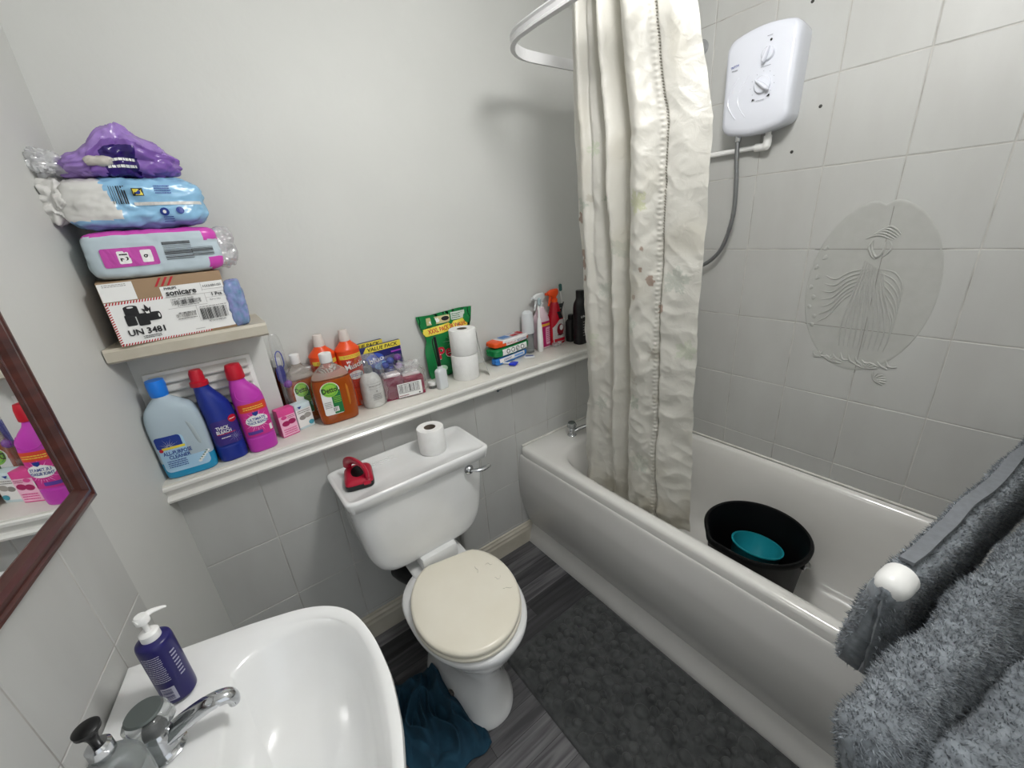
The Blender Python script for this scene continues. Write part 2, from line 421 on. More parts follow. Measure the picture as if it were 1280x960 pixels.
# ================================================================== BATH
t = thing('bathtub', 'white acrylic bath along the tiled wall behind the mat', 'bathtub', (0, 0, 0))
BX0, BX1, BY0, BY1, BZ = 1.508, XR - .002, -1.70, -.002, .555
cx, cy = (BX0 + BX1) / 2, (BY0 + BY1) / 2; ha, hb = (BX1 - BX0) / 2, (BY1 - BY0) / 2
bm = B(); SG = 160
ica, icb = 0.295, .735; icx, icy = 1.858, -.905
rings = [ring(BZ - .045, cx, cy, ha - .012, hb, 60, SG), ring(BZ - .045, cx, cy, ha, hb, 60, SG), ring(BZ - .018, cx, cy, ha, hb, 60, SG), ring(BZ - .006, cx, cy, ha - .004, hb, 55, SG), ring(BZ, cx, cy, ha - .014, hb - .01, 40, SG),
         ring(BZ + .001, icx, icy, ica + .022, icb + .022, 8, SG), ring(BZ - .003, icx, icy, ica + .008, icb + .008, 6.5, SG), ring(BZ - .016, icx, icy, ica, icb, 6, SG), ring(BZ - .06, icx, icy, ica - .014, icb - .015, 5.5, SG),
         ring(BZ - .15, icx, icy - .0, ica - .028, icb - .05, 5, SG), ring(.28, icx, icy + .01, ica - .045, icb - .09, 4.6, SG), ring(.19, icx, icy + .015, ica - .065, icb - .13, 4.2, SG), ring(.155, icx, icy + .02, ica - .10, icb - .17, 3.8, SG), ring(.145, icx, icy + .02, ica - .15, icb - .24, 3.4, SG), ring(.143, icx, icy + .02, .04, .2, 3, SG)]
skin_rings(bm, rings, cap0=False, cap1=True)
BATHM = mat('bath_acrylic', 'dddcd8', .16, coat=.5, vary=(4, 'd2d0ca', .5))
obj('tub_shell', bm, BATHM, t, ang=60, recalc=True)
bm = B()
pr = [(1.510, .515), (1.502, .50), (1.491, .43), (1.488, .38), (1.492, .30), (1.510, .20), (1.538, .11), (1.545, .095), (1.540, .088), (1.530, .07), (1.512, .004), (1.512, 0), (1.56, 0), (1.56, .515)]
pd = cat_pts([(x, 0, z) for x, z in pr[:8]], 5) + [Vector((x, 0, z)) for x, z in pr[8:]]
skin_rings(bm, [[Vector((p.x, y, p.z)) for p in pd] for y in [-.003 - (1.697) * k / 20 for k in range(21)]])
obj('bath_panel', bm, mat('panel_acrylic', 'd6d5d2', .2, coat=.4, vary=(3, 'c8c7c3', .5)), t, ang=30)
bm = B(); lathe(bm, [(.0, 0), (.03, 0), (.03, .003), (.022, .005), (.0, .005)][1:4], (1.86, -.36, .146), 24); obj('plug_hole', bm, CHROME, t)

def acrylic_head(bm, c, r, h, mi=0, lobes=6):
    prof = [(r * .55, 0), (r * .8, h * .1), (r * 1.0, h * .35), (r, h * .6), (r * .85, h * .85), (r * .45, h * 1.0)]
    rings = []
    for rr, z in prof:
        rings.append([Vector((c[0] + rr * (1 + .07 * math.cos(lobes * a)) * math.cos(a), c[1] + rr * (1 + .07 * math.cos(lobes * a)) * math.sin(a), c[2] + z)) for a in [2 * PI * i / 48 for i in range(48)]])
    skin_rings(bm, rings, mi=mi)
CLEAR = mat('clear_acrylic', 'dfe3e3', .06, trans=.85, ior=1.45)
def basin_tap(name, loc, rz, label, s=1, head_cap=True, hs=1, sl=1):
    t = thing(name, label, 'tap', loc, rz)
    bm = B(); lathe(bm, [(.025 * s, 0), (.026 * s, .003), (.022 * s, .006), (.019 * s, .012), (.019 * s, .032 * s), (.016 * s, .04 * s), (.012 * s, .046 * s)], seg=28)
    obj('tap_body', bm, CHROME, t)
    bm = B(); tube(bm, [(.008 * s, 0, .022 * s), (.04 * s * sl, 0, .034 * s), (.075 * s * sl, 0, .043 * s), (.1 * s * sl, 0, .042 * s), (.108 * s * sl, 0, .034 * s), (.108 * s * sl, 0, .024 * s)], lambda u: (.0155 - .006 * u) * s, 16, smooth_n=5, flat=.8)
    obj('spout', bm, CHROME, t)
    bm = B(); acrylic_head(bm, (0, 0, .046 * s), .027 * s * hs, .034 * s); obj('handle', bm, CLEAR, t)
    if head_cap:
        bm = B(); lathe(bm, [(.019 * s * hs, .078 * s), (.0215 * s * hs, .081 * s), (.0195 * s * hs, .0835 * s)], seg=28); obj('handle_cap', bm, mat('grey_cap', '5f6664', .35, metal=.3), t)
    return t
basin_tap('bath_tap', (1.762, -.095, BZ), -25, 'chrome tap with clear handle standing on the bath rim near the shelf', .85)

# bucket with bowl
bx, by = 1.905, -.908
t = thing('bucket', 'black plastic bucket with pouring lip standing in the bath', 'bucket', (bx, by, .147), 40)
bm = B(); H = .268; r0, r1 = .138, .166; SG = 64
def bk(r, z, lip=0):
    out = []
    for i in range(SG):
        a = 2 * PI * i / SG; d = math.atan2(math.sin(a - PI * .62), math.cos(a - PI * .62)); e = lip * math.exp(-(d / .2) ** 2)
        out.append(Vector(((r + e) * math.cos(a), (r + e) * math.sin(a), z + e * .1)))
    return out
skin_rings(bm, [bk(r0, 0), bk(r0 + .004, .004), bk(r1 - .004, H - .03, .004), bk(r1, H - .02, .012), bk(r1 + .009, H - .02, .016), bk(r1 + .011, H - .006, .018), bk(r1 + .006, H, .018), bk(r1 - .001, H - .002, .016), bk(r1 - .006, H - .02, .010), bk(r0 - .002, .006), bk(.01, .005)])
obj('bucket_body', bm, mat('bucket_plastic', '08090b', .55, ior=1.3), t, ang=50)
bm = B(); tube(bm, [((r1 + .012) * math.cos(a), (r1 + .012) * math.sin(a), H - .03 - .10 * abs(math.sin(a - R(40))) ** .8) for a in [R(-140) + R(180) * k / 12 for k in range(13)]], .0022, 8)
obj('handle', bm, mat('wire', 'a5a7a8', .3, metal=1), t)
for a in (R(-140), R(40)):
    bm = B(); lathe(bm, [(.008, -.004), (.01, 0), (.008, .008)], (0, 0, 0), 12, axis='X')
    for v in bm.verts: v.co = Matrix.Rotation(a, 3, 'Z') @ (v.co + Vector((r1 + .003, 0, H - .035)))
    obj('handle_lug', bm, BLACK, t)
t = thing('bowl', 'teal plastic bowl lying inside the black bucket', 'bowl', (bx + .018, by + .004, .205), 0); t.scale = (1.15, 1.15, 1)
bm = B(); lathe(bm, [(.045, .0), (.055, .002), (.068, .03), (.074, .085), (.078, .088), (.078, .092), (.072, .092), (.066, .035), (.05, .006)], seg=40)
for v in bm.verts: v.co = Matrix.Rotation(R(14), 3, 'Y') @ v.co + Vector((0, 0, .022))
obj('bowl_body', bm, mat('teal_plastic', '1f8f9c', .3), t, ang=50)

# ================================================================== TOILET
TX = .925
t = thing('toilet', 'white close-coupled toilet with cream lid between the basin and the bath', 'toilet', (0, 0, 0))
SG = 64
bm = B()
def egg(z, cx, cy, a, bf, bb, n=2.1):
    out = []
    for i in range(SG):
        th = 2 * PI * i / SG; c_, s_ = math.cos(th), math.sin(th)
        b_ = bf if s_ < 0 else bb
        out.append(Vector((cx + a * sgnp(c_, 2 / n), cy + b_ * sgnp(s_, 2 / (n if s_ < 0 else n + .8)), z)))
    return out
secs = [egg(0, .905, -.40, .118, .205, .20, 2.3), egg(.012, .905, -.40, .120, .207, .20, 2.3), egg(.03, .905, -.40, .112, .198, .2, 2.3), egg(.10, .908, -.39, .094, .178, .2), egg(.18, .912, -.39, .092, .18, .19), egg(.25, .915, -.40, .105, .20, .2), egg(.31, .918, -.415, .142, .225, .215), egg(.35, .92, -.42, .168, .238, .22), egg(.375, .92, -.425, .180, .243, .225), egg(.39, .92, -.425, .182, .243, .225), egg(.397, .92, -.425, .176, .236, .222), egg(.399, .92, -.425, .15, .205, .2), egg(.38, .92, -.425, .13, .18, .16), egg(.3, .92, -.43, .11, .15, .12), egg(.22, .92, -.42, .05, .07, .06)]
skin_rings(bm, secs)
pan = obj('pan', bm, CER, t, ang=60)
bm = B(); L_ = Loft([(.30, 0, .075, .07, 4), (.34, 0, .09, .078, 5), (.385, 0, .103, .08, 6), (.398, 0, .105, .08, 6), (.402, 0, .10, .075, 6)]); L_.mesh(bm)
for v in bm.verts: v.co += Vector((.935, -.195, 0))
box(bm, .865, -.25, .398, 1.01, -.06, .46, .012)
obj('pan_shelf', bm, CER, t)
# seat and lid, slightly skewed on the pan
def seat_ring(z, sc=1, cx=.915, cy=-.455, a=.172, b=.205, rot=-10):
    out = []
    for i in range(SG):
        th = 2 * PI * i / SG; c_, s_ = math.cos(th), math.sin(th)
        x = a * sc * c_; y = b * sc * s_
        if s_ > 0: x = a * sc * sgnp(c_, .85); y = min(y, b * sc * .90)
        cr, sr = math.cos(R(rot)), math.sin(R(rot))
        out.append(Vector((cx + x * cr - y * sr, cy + x * sr + y * cr, z)))
    return out
CREAM = mat('cream_lid', 'f0ebdc', .28, coat=.3, vary=(5, 'e6dfcc', .6))
bm = B(); skin_rings(bm, [seat_ring(.401, .97), seat_ring(.404, 1.0), seat_ring(.414, 1.005), seat_ring(.419, .98), seat_ring(.419, .6), seat_ring(.403, .6)]); obj('seat', bm, CREAM, t, ang=60)
bm = B(); skin_rings(bm, [seat_ring(.421, .95, rot=-12), seat_ring(.421, .985, rot=-12), seat_ring(.425, 1.0, rot=-12), seat_ring(.434, 1.0, rot=-12), seat_ring(.440, .985, rot=-12), seat_ring(.4425, .94, rot=-12), seat_ring(.444, .6, rot=-12), seat_ring(.445, .2, rot=-12)])
lid = obj('lid', bm, CREAM, t, ang=60)
rd = random.Random(4)
for (x, y) in ((1.03, -.40), (1.045, -.47), (1.02, -.52), (1.0, -.38)):
    bm = B(); px_, py_ = x, y; a = rd.uniform(0, 6); pts = [(px_, py_)]
    for j in range(7):
        a += rd.uniform(-1.1, 1.1); px_ += .005 * math.cos(a); py_ += .005 * math.sin(a); pts.append((px_, py_))
    skin_rings(bm, [[Vector((q[0] - .0006, q[1] - .0004, .4452)), Vector((q[0] - .0003, q[1], .4458)), Vector((q[0] + .0006, q[1] + .0004, .4452))] for q in pts])
    obj('chip_mark', bm, mat('chip_grey', 'b5b1a3', .6), lid, smooth=False)
for x in (-.075, .075):
    bm = B(); lathe(bm, [(.014, -.02), (.016, 0), (.014, .02)], (0, 0, 0), 16, axis='X')
    for v in bm.verts: v.co = Matrix.Rotation(R(-10), 3, 'Z') @ (v.co + Vector((x, .178, .415))) + Vector((.915, -.455, 0))
    obj('hinge', bm, WHITE, t)
bm = B(); lathe(bm, [(.012, -.006), (.013, 0), (.008, .006)], (.808, -.46, .075), 16, axis='X'); obj('bolt_cap', bm, mat('dirty_metal', '4a4641', .6), t)
# cistern body
bm = B()
cs = Loft([(.448, .925, .150, .085, 6, -.125), (.456, .925, .172, .100, 6, -.125), (.49, .925, .200, .108, 7, -.125), (.55, .925, .219, .113, 8, -.125), (.66, .925, .232, .117, 8, -.13), (.765, .925, .238, .120, 8, -.13)])
cs.mesh(bm, seg=80); obj('cistern', bm, CER, t, ang=60)
# lid of the cistern: tray shaped, with ridges
bm = B(); q = lambda z, a, b, n=14: ring(z, .926, -.148, a, b, n, 96)
skin_rings(bm, [q(.762, .245, .112), q(.764, .250, .117), q(.795, .256, .122), q(.803, .255, .121), q(.806, .249, .116), q(.804, .242, .109), q(.797, .236, .102), q(.796, .05, .02)])
cl = obj('cistern_lid', bm, CER, t, ang=60)
bm = B()
for k, y in enumerate((-.066, -.078, -.090)): tube(bm, [(.72, y, .7965), (.74, y, .7985), (.88, y, .7985), (.90, y, .7965)], .0028, 8)
obj('lid_ridge', bm, CER, cl)
lv = B(); lathe(lv, [(.017, 0), (.018, -.004), (.013, -.014), (.008, -.018)], (1.092, -.252, .738), 24, axis='Y')
obj('lever_boss', lv, CHROME, t)
bm = B(); tube(bm, [(1.092, -.264, .738), (1.115, -.277, .736), (1.14, -.282, .735), (1.165, -.280, .737)], lambda u: .0055 + .0045 * math.sin(min(1, u) * PI * .85), 12, smooth_n=5, flat=.7)
obj('flush_lever', bm, CHROME, t)
# pipes behind
bm = B(); tube(bm, [(1.13, -.035, 0.02), (1.13, -.035, .40), (1.12, -.05, .47)], .011, 14); tube(bm, [(1.04, -.09, .40), (1.10, -.05, .43), (1.13, -.035, .44)], .01, 12, smooth_n=4)
obj('supply_pipe', bm, mat('grey_pipe', 'b2b2ae', .4), t)
bm = B(); tube(bm, [(.845, -.004, .25), (.85, -.06, .27), (.87, -.14, .29)], .036, 20, smooth_n=4); obj('waste_pipe', bm, BLACK, t)

# ================================================================== BASIN
bt = thing('wash_basin', 'large white washbasin fixed to the left wall beneath the mirror', 'basin', lw(0, 0, 0), math.degrees(AL))
SG = 96; YC = .505
def bring(z, x0, x1, hy, n=2.6, yc=YC, taper=.0):
    """D-shape: flat at wall side x0, rounded to x1"""
    out = []
    cxm = (x0 + x1) / 2; a = (x1 - x0) / 2
    for i in range(SG):
        th = 2 * PI * (i + .5) / SG; c_, s_ = math.cos(th), math.sin(th)
        nn = n if c_ > 0 else n * 4.2
        x = cxm + a * sgnp(c_, 2 / nn); y = yc + hy * sgnp(s_, 2 / (n if c_ > 0 else n * 1.8))
        out.append(Vector((x, y, z)))
    return out
ZB = .83
def oring(z, sc, n=3.4):
    out = []
    P = [(.004, .300), (.10, .296), (.22, .288), (.32, .270), (.385, .225), (.42, .15), (.438, .06), (.441, 0)]
    pts = cat_pts([(x, y, 0) for x, y in P], 7)
    full = [Vector((p.x, p.y, 0)) for p in pts] + [Vector((p.x, -p.y, 0)) for p in pts[-2::-1]]
    c_ = Vector((.2, 0, 0))
    for p in full:
        q_ = c_ + (p - c_) * sc
        out.append(Vector((max(.003, q_.x), YC + q_.y, z)))
    return out
NB = len(oring(0, 1))
def iring(z, cxx, hx_, hy, n=2.5):
    """inner ring matched to oring vertex count, open D"""
    o_ = oring(0, 1); out = []
    for p in o_:
        a = math.atan2((p.y - YC) / .30, (p.x - .2) / .22)
        out.append(Vector((cxx + hx_ * sgnp(math.cos(a), 2 / n), YC + hy * sgnp(math.sin(a), 2 / n), z)))
    return out
bm = B()
rr = [oring(.66, .45), oring(.70, .7), oring(.77, .93), oring(ZB - .03, .985), oring(ZB - .008, 1.0), oring(ZB, .992), oring(ZB + .001, .975), oring(ZB - .001, .93),
      iring(ZB - .004, .278, .140, .242), iring(ZB - .016, .278, .131, .232), iring(ZB - .05, .276, .118, .215), iring(ZB - .10, .27, .10, .18), iring(ZB - .13, .265, .072, .13, 2.2), iring(ZB - .143, .26, .022, .022, 2)]
skin_rings(bm, rr, cap0=True, cap1=True)
obj('bowl', bm, CER, bt, ang=60)
bm = B(); lathe(bm, [(.022, ZB - .143), (.021, ZB - .138), (.014, ZB - .139)], (.26, YC, 0), 24); obj('waste', bm, CHROME, bt)
bm = B(); lathe(bm, [(.055, 0), (.06, .02), (.05, .3), (.07, .62), (.09, .68)], (.18, YC, 0), 32); obj('pedestal', bm, CER, bt)
bm = B(); lathe(bm, [(.005, 0), (.005, .002), (.002, .003)], (.125, YC, ZB + .0), 12); obj('chain_hole', bm, mat('dark_hole', '3b3a37', .6), bt)
p = lw(.106, .606, ZB - .001); basin_tap('basin_tap', p, math.degrees(AL) + 4, 'chrome tap with grey-capped clear handle on the washbasin by the navy bottle', 1.08, hs=1.02, sl=.84)

def pump_head(parent, z, s, col, nozzle=-60, collar=None, head_r=.011, disc=False):
    """screw collar, stem and nozzle"""
    bm = B(); lathe(bm, [(.013 * s, 0), (.0145 * s, .001), (.0145 * s, .013), (.012 * s, .016), (.006 * s, .017)], (0, 0, z), 24)
    c_ = obj('pump_collar', bm, collar or col, parent)
    bm = B(); lathe(bm, [(.0045, .014), (.0045, .034), (head_r, .036), (head_r * 1.05, .046), (head_r * .8, .05)], (0, 0, z), 20)
    a = R(nozzle); d = Vector((math.cos(a), math.sin(a), 0))
    if not disc:
        tube(bm, [d * -.010 + Vector((0, 0, z + .043)), d * .012 + Vector((0, 0, z + .045)), d * .026 + Vector((0, 0, z + .041)), d * .036 + Vector((0, 0, z + .036))], lambda u: .0085 - .0055 * u, 14, smooth_n=4, flat=.6)
    obj('pump_nozzle', bm, col, parent)
# navy pump bottle on the basin
p = lw(.106, .703, ZB)
t = thing('pump_bottle', 'navy blue pump bottle with white pump standing on the washbasin corner', 'bottle', p, 8); t.scale = (.88, .88, .97)
NAVY = M('navy_plastic', '211d5e', .28)
L_ = Loft([(0, 0, .021, .021, 2.2), (.004, 0, .0275, .0275, 2.1), (.02, 0, .028, .028, 2), (.118, 0, .028, .028, 2), (.130, 0, .0265, .0265, 2), (.135, 0, .018, .018, 2)])
obj('bottle_body', L_.mesh(), NAVY, t)
d = Dec(); LB = M('pale_print', 'b9b9cc'); d.lines(-.024, .055, .0, .115, 14, LB, 5); d.rect(-.021, .012, -.001, .042, LB); d.bars(-.02, .015, -.006, .039, 11, NAVY, 3, False)
d.lines(.014, .05, .022, .11, 8, LB, 8)
d.build('label', t, L_.surf)
pump_head(t, .134, 1.05, WHITE, 20)
# clear soap dispenser, black pump
p = lw(.088, .545, ZB)
t = thing('soap_dispenser', 'clear round soap dispenser with black pump at the front of the washbasin', 'bottle', p, -10); t.scale = (.8, .8, .93)
L_ = Loft([(0, 0, .03, .03, 2), (.005, 0, .037, .037, 2), (.06, 0, .041, .041, 2), (.09, 0, .038, .038, 2), (.11, 0, .024, .024, 2), (.116, 0, .013, .013, 2), (.125, 0, .013, .013, 2)])
obj('bottle_body', L_.mesh(), mat('clear_plastic', 'e8ebeb', .08, trans=.9, ior=1.3), t)
obj('liquid', Loft([(.003, 0, .034, .034, 2), (.05, 0, .038, .038, 2), (.075, 0, .0365, .0365, 2)]).mesh(), mat('clear_gel', 'd9dedd', .1, trans=.85, ior=1.33), t)
d = Dec(); d.lines(-.012, .02, .02, .07, 6, INK, 2)
d.build('label', t, lambda x, z: L_.surf(x, z))
bm = B(); lathe(bm, [(.0155, .118), (.017, .12), (.017, .138), (.013, .142)], seg=24); obj('pump_collar', bm, CHROME, t)
bm = B(); lathe(bm, [(.006, .14), (.007, .155), (.012, .166), (.017, .170), (.0175, .176), (.013, .179)], seg=24); obj('pump_nozzle', bm, BLACK, t)

# ================================================================== MIRROR
t = thing('framed_mirror', 'mirror in dark wood frame hung on the left wall over the basin', 'mirror', lw(.004, .93, 0) , math.degrees(AL) + 2)
Y1, Y0, Z0, Z1 = .0, -.95, 1.127, 1.80
WD = mat('dark_wood', '4e2620', .3, vary=(9, '2c1210', .8, (1, .6, 6)), coat=.3)
prof = [(0, 0), (0, .014), (.004, .020), (.010, .021), (.013, .017), (.018, .017), (.022, .023), (.028, .024), (.032, .017), (.038, .013), (.041, .012), (.041, 0)]
bm = B()
cor = [(Y1, Z0, -1, 1), (Y1, Z1, -1, -1), (Y0, Z1, 1, -1), (Y0, Z0, 1, 1)]
rings = [[Vector((h, y + sy * w_, z + sz * w_)) for w_, h in prof] for y, z, sy, sz in cor]
rings.append(rings[0]); vv = [[bm.verts.new(p) for p in r] for r in rings[:4]]; vv.append(vv[0])
for a, b in zip(vv[:-1], vv[1:]):
    for i in range(len(prof) - 1): bm.faces.new((a[i], a[i + 1], b[i + 1], b[i]))
obj('frame', bm, WD, t, ang=25)
bm = B(); box(bm, .006, Y0 + .04, Z0 + .04, .011, Y1 - .04, Z1 - .04); obj('mirror_glass', bm, mat('mirror_silver', 'f0f2f2', .0, metal=1, bump=(1, 0, 0)), t, smooth=False)

# ================================================================== SHOWER HEATER
t = thing('shower_heater', 'white electric shower unit with two dials high on the tiled wall', 'shower heater', (XR - .0015, -.625, 1.905), -90)
# local: x = toward -y world ... front faces -x world ; rz=-90 : local -y -> world -x ; local x -> world -y
HW = mat('heater_white', 'dcdfe8', .25, coat=.3)
def hring(y, a, zt, zb, r, arch):
    pts = []; n = 14
    for k in range(n + 1): u = -1 + 2 * k / n; pts.append((u * (a - r * (abs(u) > .99) * 0), zt + arch * (1 - u * u)))
    for k in range(n + 1): u = 1 - 2 * k / n; pts.append((u * a * .97, zb - arch * .9 * (1 - u * u)))
    return pts
def hshape(y, a, zt, zb, rr, arch):
    P = []
    for cx_, cz_, s0 in ((a - rr, zt - rr, 0), (-a + rr, zt - rr, 90), (-a + rr, zb + rr, 180), (a - rr, zb + rr, 270)):
        arc = [(cx_ + rr * math.cos(R(s0 + 15 * k)), cz_ + rr * math.sin(R(s0 + 15 * k))) for k in range(7)]
        P += arc
        nx = {0: (-a + rr, zt), 90: None, 180: (a - rr, zb), 270: None}[s0]
        if nx:
            for k in range(1, 8): P.append((arc[-1][0] + (nx[0] - arc[-1][0]) * k / 8, arc[-1][1]))
    out = []
    for x, z in P:
        u = x / a; b_ = arch * max(0, 1 - u * u); w_ = (z - zb) / (zt - zb)
        out.append(Vector((x * (1 - .04 * (1 - w_)), y, z + b_ * (w_ - .5) * 2)))
    return out
bm = B()
skin_rings(bm, [hshape(0, .104, .122, -.125, .02, .018), hshape(-.055, .108, .126, -.130, .022, .02), hshape(-.082, .108, .126, -.130, .025, .02), hshape(-.092, .103, .121, -.125, .024, .02), hshape(-.096, .092, .108, -.112, .02, .018), hshape(-.098, .06, .07, -.07, .02, .01), hshape(-.098, .02, .02, -.02, .01, .003)])
obj('casing', bm, HW, t, ang=60)
def dial(cx_, cz_, r, rot):
    bm = B(); lathe(bm, [(r, -.097), (r * .97, -.104), (r * .85, -.107), (r * .3, -.108)], (cx_, 0, cz_), 32, axis='Y')
    k = obj('dial', bm, HW, t)
    bm = B(); a = R(rot)
    S = Loft([(-.9 * r, 0, .002, .004, 2, -.112), (-.4 * r, 0, .0045, .009, 2, -.112), (.4 * r, 0, .006, .010, 2, -.112), (1.1 * r, 0, .0055, .009, 2, -.112), (1.3 * r, 0, .001, .003, 2, -.110)])
    S.mesh(bm, seg=16)
    for v in bm.verts:
        x, z = v.co.x, v.co.z; v.co.x = cx_ + x * math.cos(a) - z * math.sin(a); v.co.z = cz_ + x * math.sin(a) + z * math.cos(a)
    obj('grip', bm, HW, k)
dial(.028, .062, .019, 160); dial(.022, -.016, .025, -130)
d = Dec(); GR = M('grey_print', '8b8f98'); BL = M('blue_print', '3a4a9a')
d.ell(.032, .096, .0035, .0035, INK, 12); d.text('TRITON', -.072, .055, .006, BL, 8, wmax=.026); d.lines(-.080, .041, -.060, .047, 1, GR, 2)
d.lines(.020, .106, .036, .110, 1, GR, 2); d.lines(.012, .029, .040, .033, 1, GR, 4)
for k in range(9):
    a = R(-40 + k * 32.5); d.ell(.022 + .035 * math.cos(a), -.016 + .035 * math.sin(a), .0011, .0011, GR, 8)
d.poly([(-.005, -.056), (.006, -.054), (-.003, -.05)], INK); d.poly([(.049, -.052), (.038, -.053), (.047, -.046)], INK); d.lines(.010, -.060, .034, -.056, 1, GR, 2)
d.build('dial_marking', t, -.0985)
bm = B()
for k in range(2):
    pts = [(-.035 + .012 * k - .03 * math.sin(u * PI) + .0 * u, -.0975, .02 - .115 * u) for u in [i / 10 for i in range(11)]]
    tube(bm, [(x - (0.02 * (1 - k)), y, z) for x, y, z in pts], .0018, 6)
obj('swirl_ridge', bm, HW, t)
# pipe
t = thing('water_pipe', 'white painted pipe elbowing from beneath the shower unit behind the curtain', 'pipe', (0, 0, 0))
bm = B(); tube(bm, [(2.155, -.655, 1.80), (2.155, -.655, 1.735), (2.160, -.64, 1.722), (2.165, -.60, 1.722), (2.165, -.12, 1.722)], .0085, 14)
obj('pipe_run', bm, WHITE, t)
bm = B(); tube(bm, [(2.155, -.655, 1.75), (2.155, -.655, 1.722), (2.16, -.645, 1.719), (2.163, -.615, 1.721)], .0125, 14, smooth_n=3); obj('elbow', bm, WHITE, t)
# hose
t = thing('shower_hose', 'grey metal shower hose hanging in a loop from the shower unit', 'hose', (0, 0, 0))
bm = B(); path = cat_pts([(2.135, -.565, 1.775), (2.135, -.568, 1.70), (2.14, -.575, 1.60), (2.145, -.572, 1.50), (2.148, -.545, 1.40), (2.15, -.50, 1.345), (2.15, -.45, 1.325), (2.15, -.39, 1.345), (2.15, -.36, 1.42), (2.15, -.35, 1.6), (2.14, -.345, 1.95)], 34)
tube(bm, path, lambda u: .0068 + .0011 * (1 if int(u * 340) % 2 else 0), 12)
obj('hose_coil', bm, mat('hose_metal', '8e9092', .3, metal=.9), t, ang=80)
bm = B(); lathe(bm, [(.0095, 1.745), (.011, 1.75), (.011, 1.782), (.009, 1.785)], (2.135, -.566, 0), 16); obj('hose_nut', bm, CHROME, t)
t = thing('shower_riser', 'chrome shower riser with round wall bracket behind the curtain', 'rail', (0, 0, 0))
bm = B(); tube(bm, [(2.155, -.374, 1.45), (2.155, -.374, 2.10)], .009, 14); obj('rail', bm, CHROME, t)
for z in (1.47, 2.078):
    bm = B(); lathe(bm, [(.024, 0), (.025, -.006), (.020, -.02), (.016, -.05), (.010, -.055)], (XR - .001, -.374, z), 24, axis='X'); obj('wall_bracket', bm, CHROME, t)
# wall holes
for i, (y, z) in enumerate(((-.784, 1.807), (-.722, 1.692), (-.717, 2.088))):
    bm = B(); lathe(bm, [(.0045, 0), (.005, -.001), (.003, -.0015)], (0, 0, 0), 12, axis='X')
    setp(obj('screw_hole', bm, mat('dark_hole', '2a2826', .8), loc=(XR - .0012, y, z)), ['black screw hole in the tiles level with the lower dial of the shower unit', 'black screw hole in the tiles below and right of the shower unit', 'black screw hole at the top edge above the shower unit'][i], 'hole')
# shell-framed relief on the tiles
t = thing('tile_relief', 'faint oval relief of a robed figure with shells pressed into the wall tiles', 'relief', (XR - .0014, -1.0, 1.24), -90)
bm = B(); n = 60
def ovp(a, k=1):
    r_ = 1 - .07 * math.exp(-((a - PI / 2) / .09) ** 2)
    return (.166 * k * r_ * math.cos(a) * (1 + .0 * math.sin(a)), .268 * k * r_ * math.sin(a) + .02)
outer = [ovp(2 * PI * i / n) for i in range(n)]
rings = [[Vector((ovp(2 * PI * i / n, k)[0], -h, ovp(2 * PI * i / n, k)[1])) for i in range(n)] for k, h in ((1.0, 0), (.985, .0012), (.96, .0005), (.8, .0004), (.4, .0003), (.05, .0003))]
skin_rings(bm, rings, cap0=False); obj('oval_field', bm, PLT, t, ang=30)
bm = B(); rd = random.Random(11)
def stroke(pts, r=.0024): tube(bm, [(x, -.001, z) for x, z in pts], lambda u: r * (.35 + .65 * math.sin(PI * min(1, max(0, u)))), 6, smooth_n=5, flat=1)
for k in range(10): stroke([(-.02 + k * .006, .11 - .004 * k), (-.03 + k * .008, .02), (-.045 + k * .014, -.09), (-.04 + k * .013, -.17)], .003)
for k in range(7): stroke([(.01, .09 - k * .008), (-.05, .075 - k * .014), (-.085, .05 - k * .02), (-.115, .06 - k * .026)], .0026)
for k in range(6): stroke([(.02, .085 - k * .01), (.06, .075 - k * .02), (.085, .03 - k * .022), (.08, -.03 - k * .02)], .0026)
for k in range(5): stroke([(-.03 + .006 * k, .175 + .005 * k), (.0 + .006 * k, .185 + .006 * k), (.035 + .004 * k, .17 + .004 * k)], .003)
stroke([(-.01, .17), (-.018, .15), (-.006, .125), (.004, .115)], .004); stroke([(.03, .165), (.036, .145), (.02, .12)], .003)
for k in range(11): stroke([(-.11 + k * .02, -.20 - .01 * math.sin(k)), (-.10 + k * .02, -.215), (-.08 + k * .02, -.22 + .008 * math.sin(2 * k))], .0035)
stroke([(-.012, .165), (-.008, .14), (.006, .122), (.018, .14), (.02, .165)], .005)
obj('figure', bm, PLT, t)
for (x0, z0, x1, z1) in ((-.160, .1435, .155, .1455), (-.150, -.1085, .142, -.1065), (.018, -.255, .020, .265)):
    bm = B(); box(bm, x0, -.0009, z0, x1, -.0002, z1); obj('joint_line', bm, mat('joint_grey', '8f8d88', .8), t, smooth=False)
for k in range(9):
    bm = B()
    a = R(148 + k * 8); x, z = ovp(a, .88); x += .012 * (k % 2)
    for j in range(5):
        b_ = a + (j - 2) * .35; stroke([(x, z), (x + .012 * math.cos(b_), z + .012 * math.sin(b_))], .0028)
    obj('shell', bm, PLT, t)
for (x, z, s_, a0) in ((.045, -.235, .032, 90), (-.055, -.23, .034, 70), (.07, -.265, .036, 30), (-.085, -.215, .024, 150)):
    bm = B()
    for j in range(7):
        b_ = R(a0 + (j - 3) * 22); stroke([(x, z), (x + s_ * .5 * math.cos(b_), z + s_ * .4 * math.sin(b_)), (x + s_ * math.cos(b_), z + s_ * .7 * math.sin(b_))], .0032)
    obj('shell', bm, PLT, t)

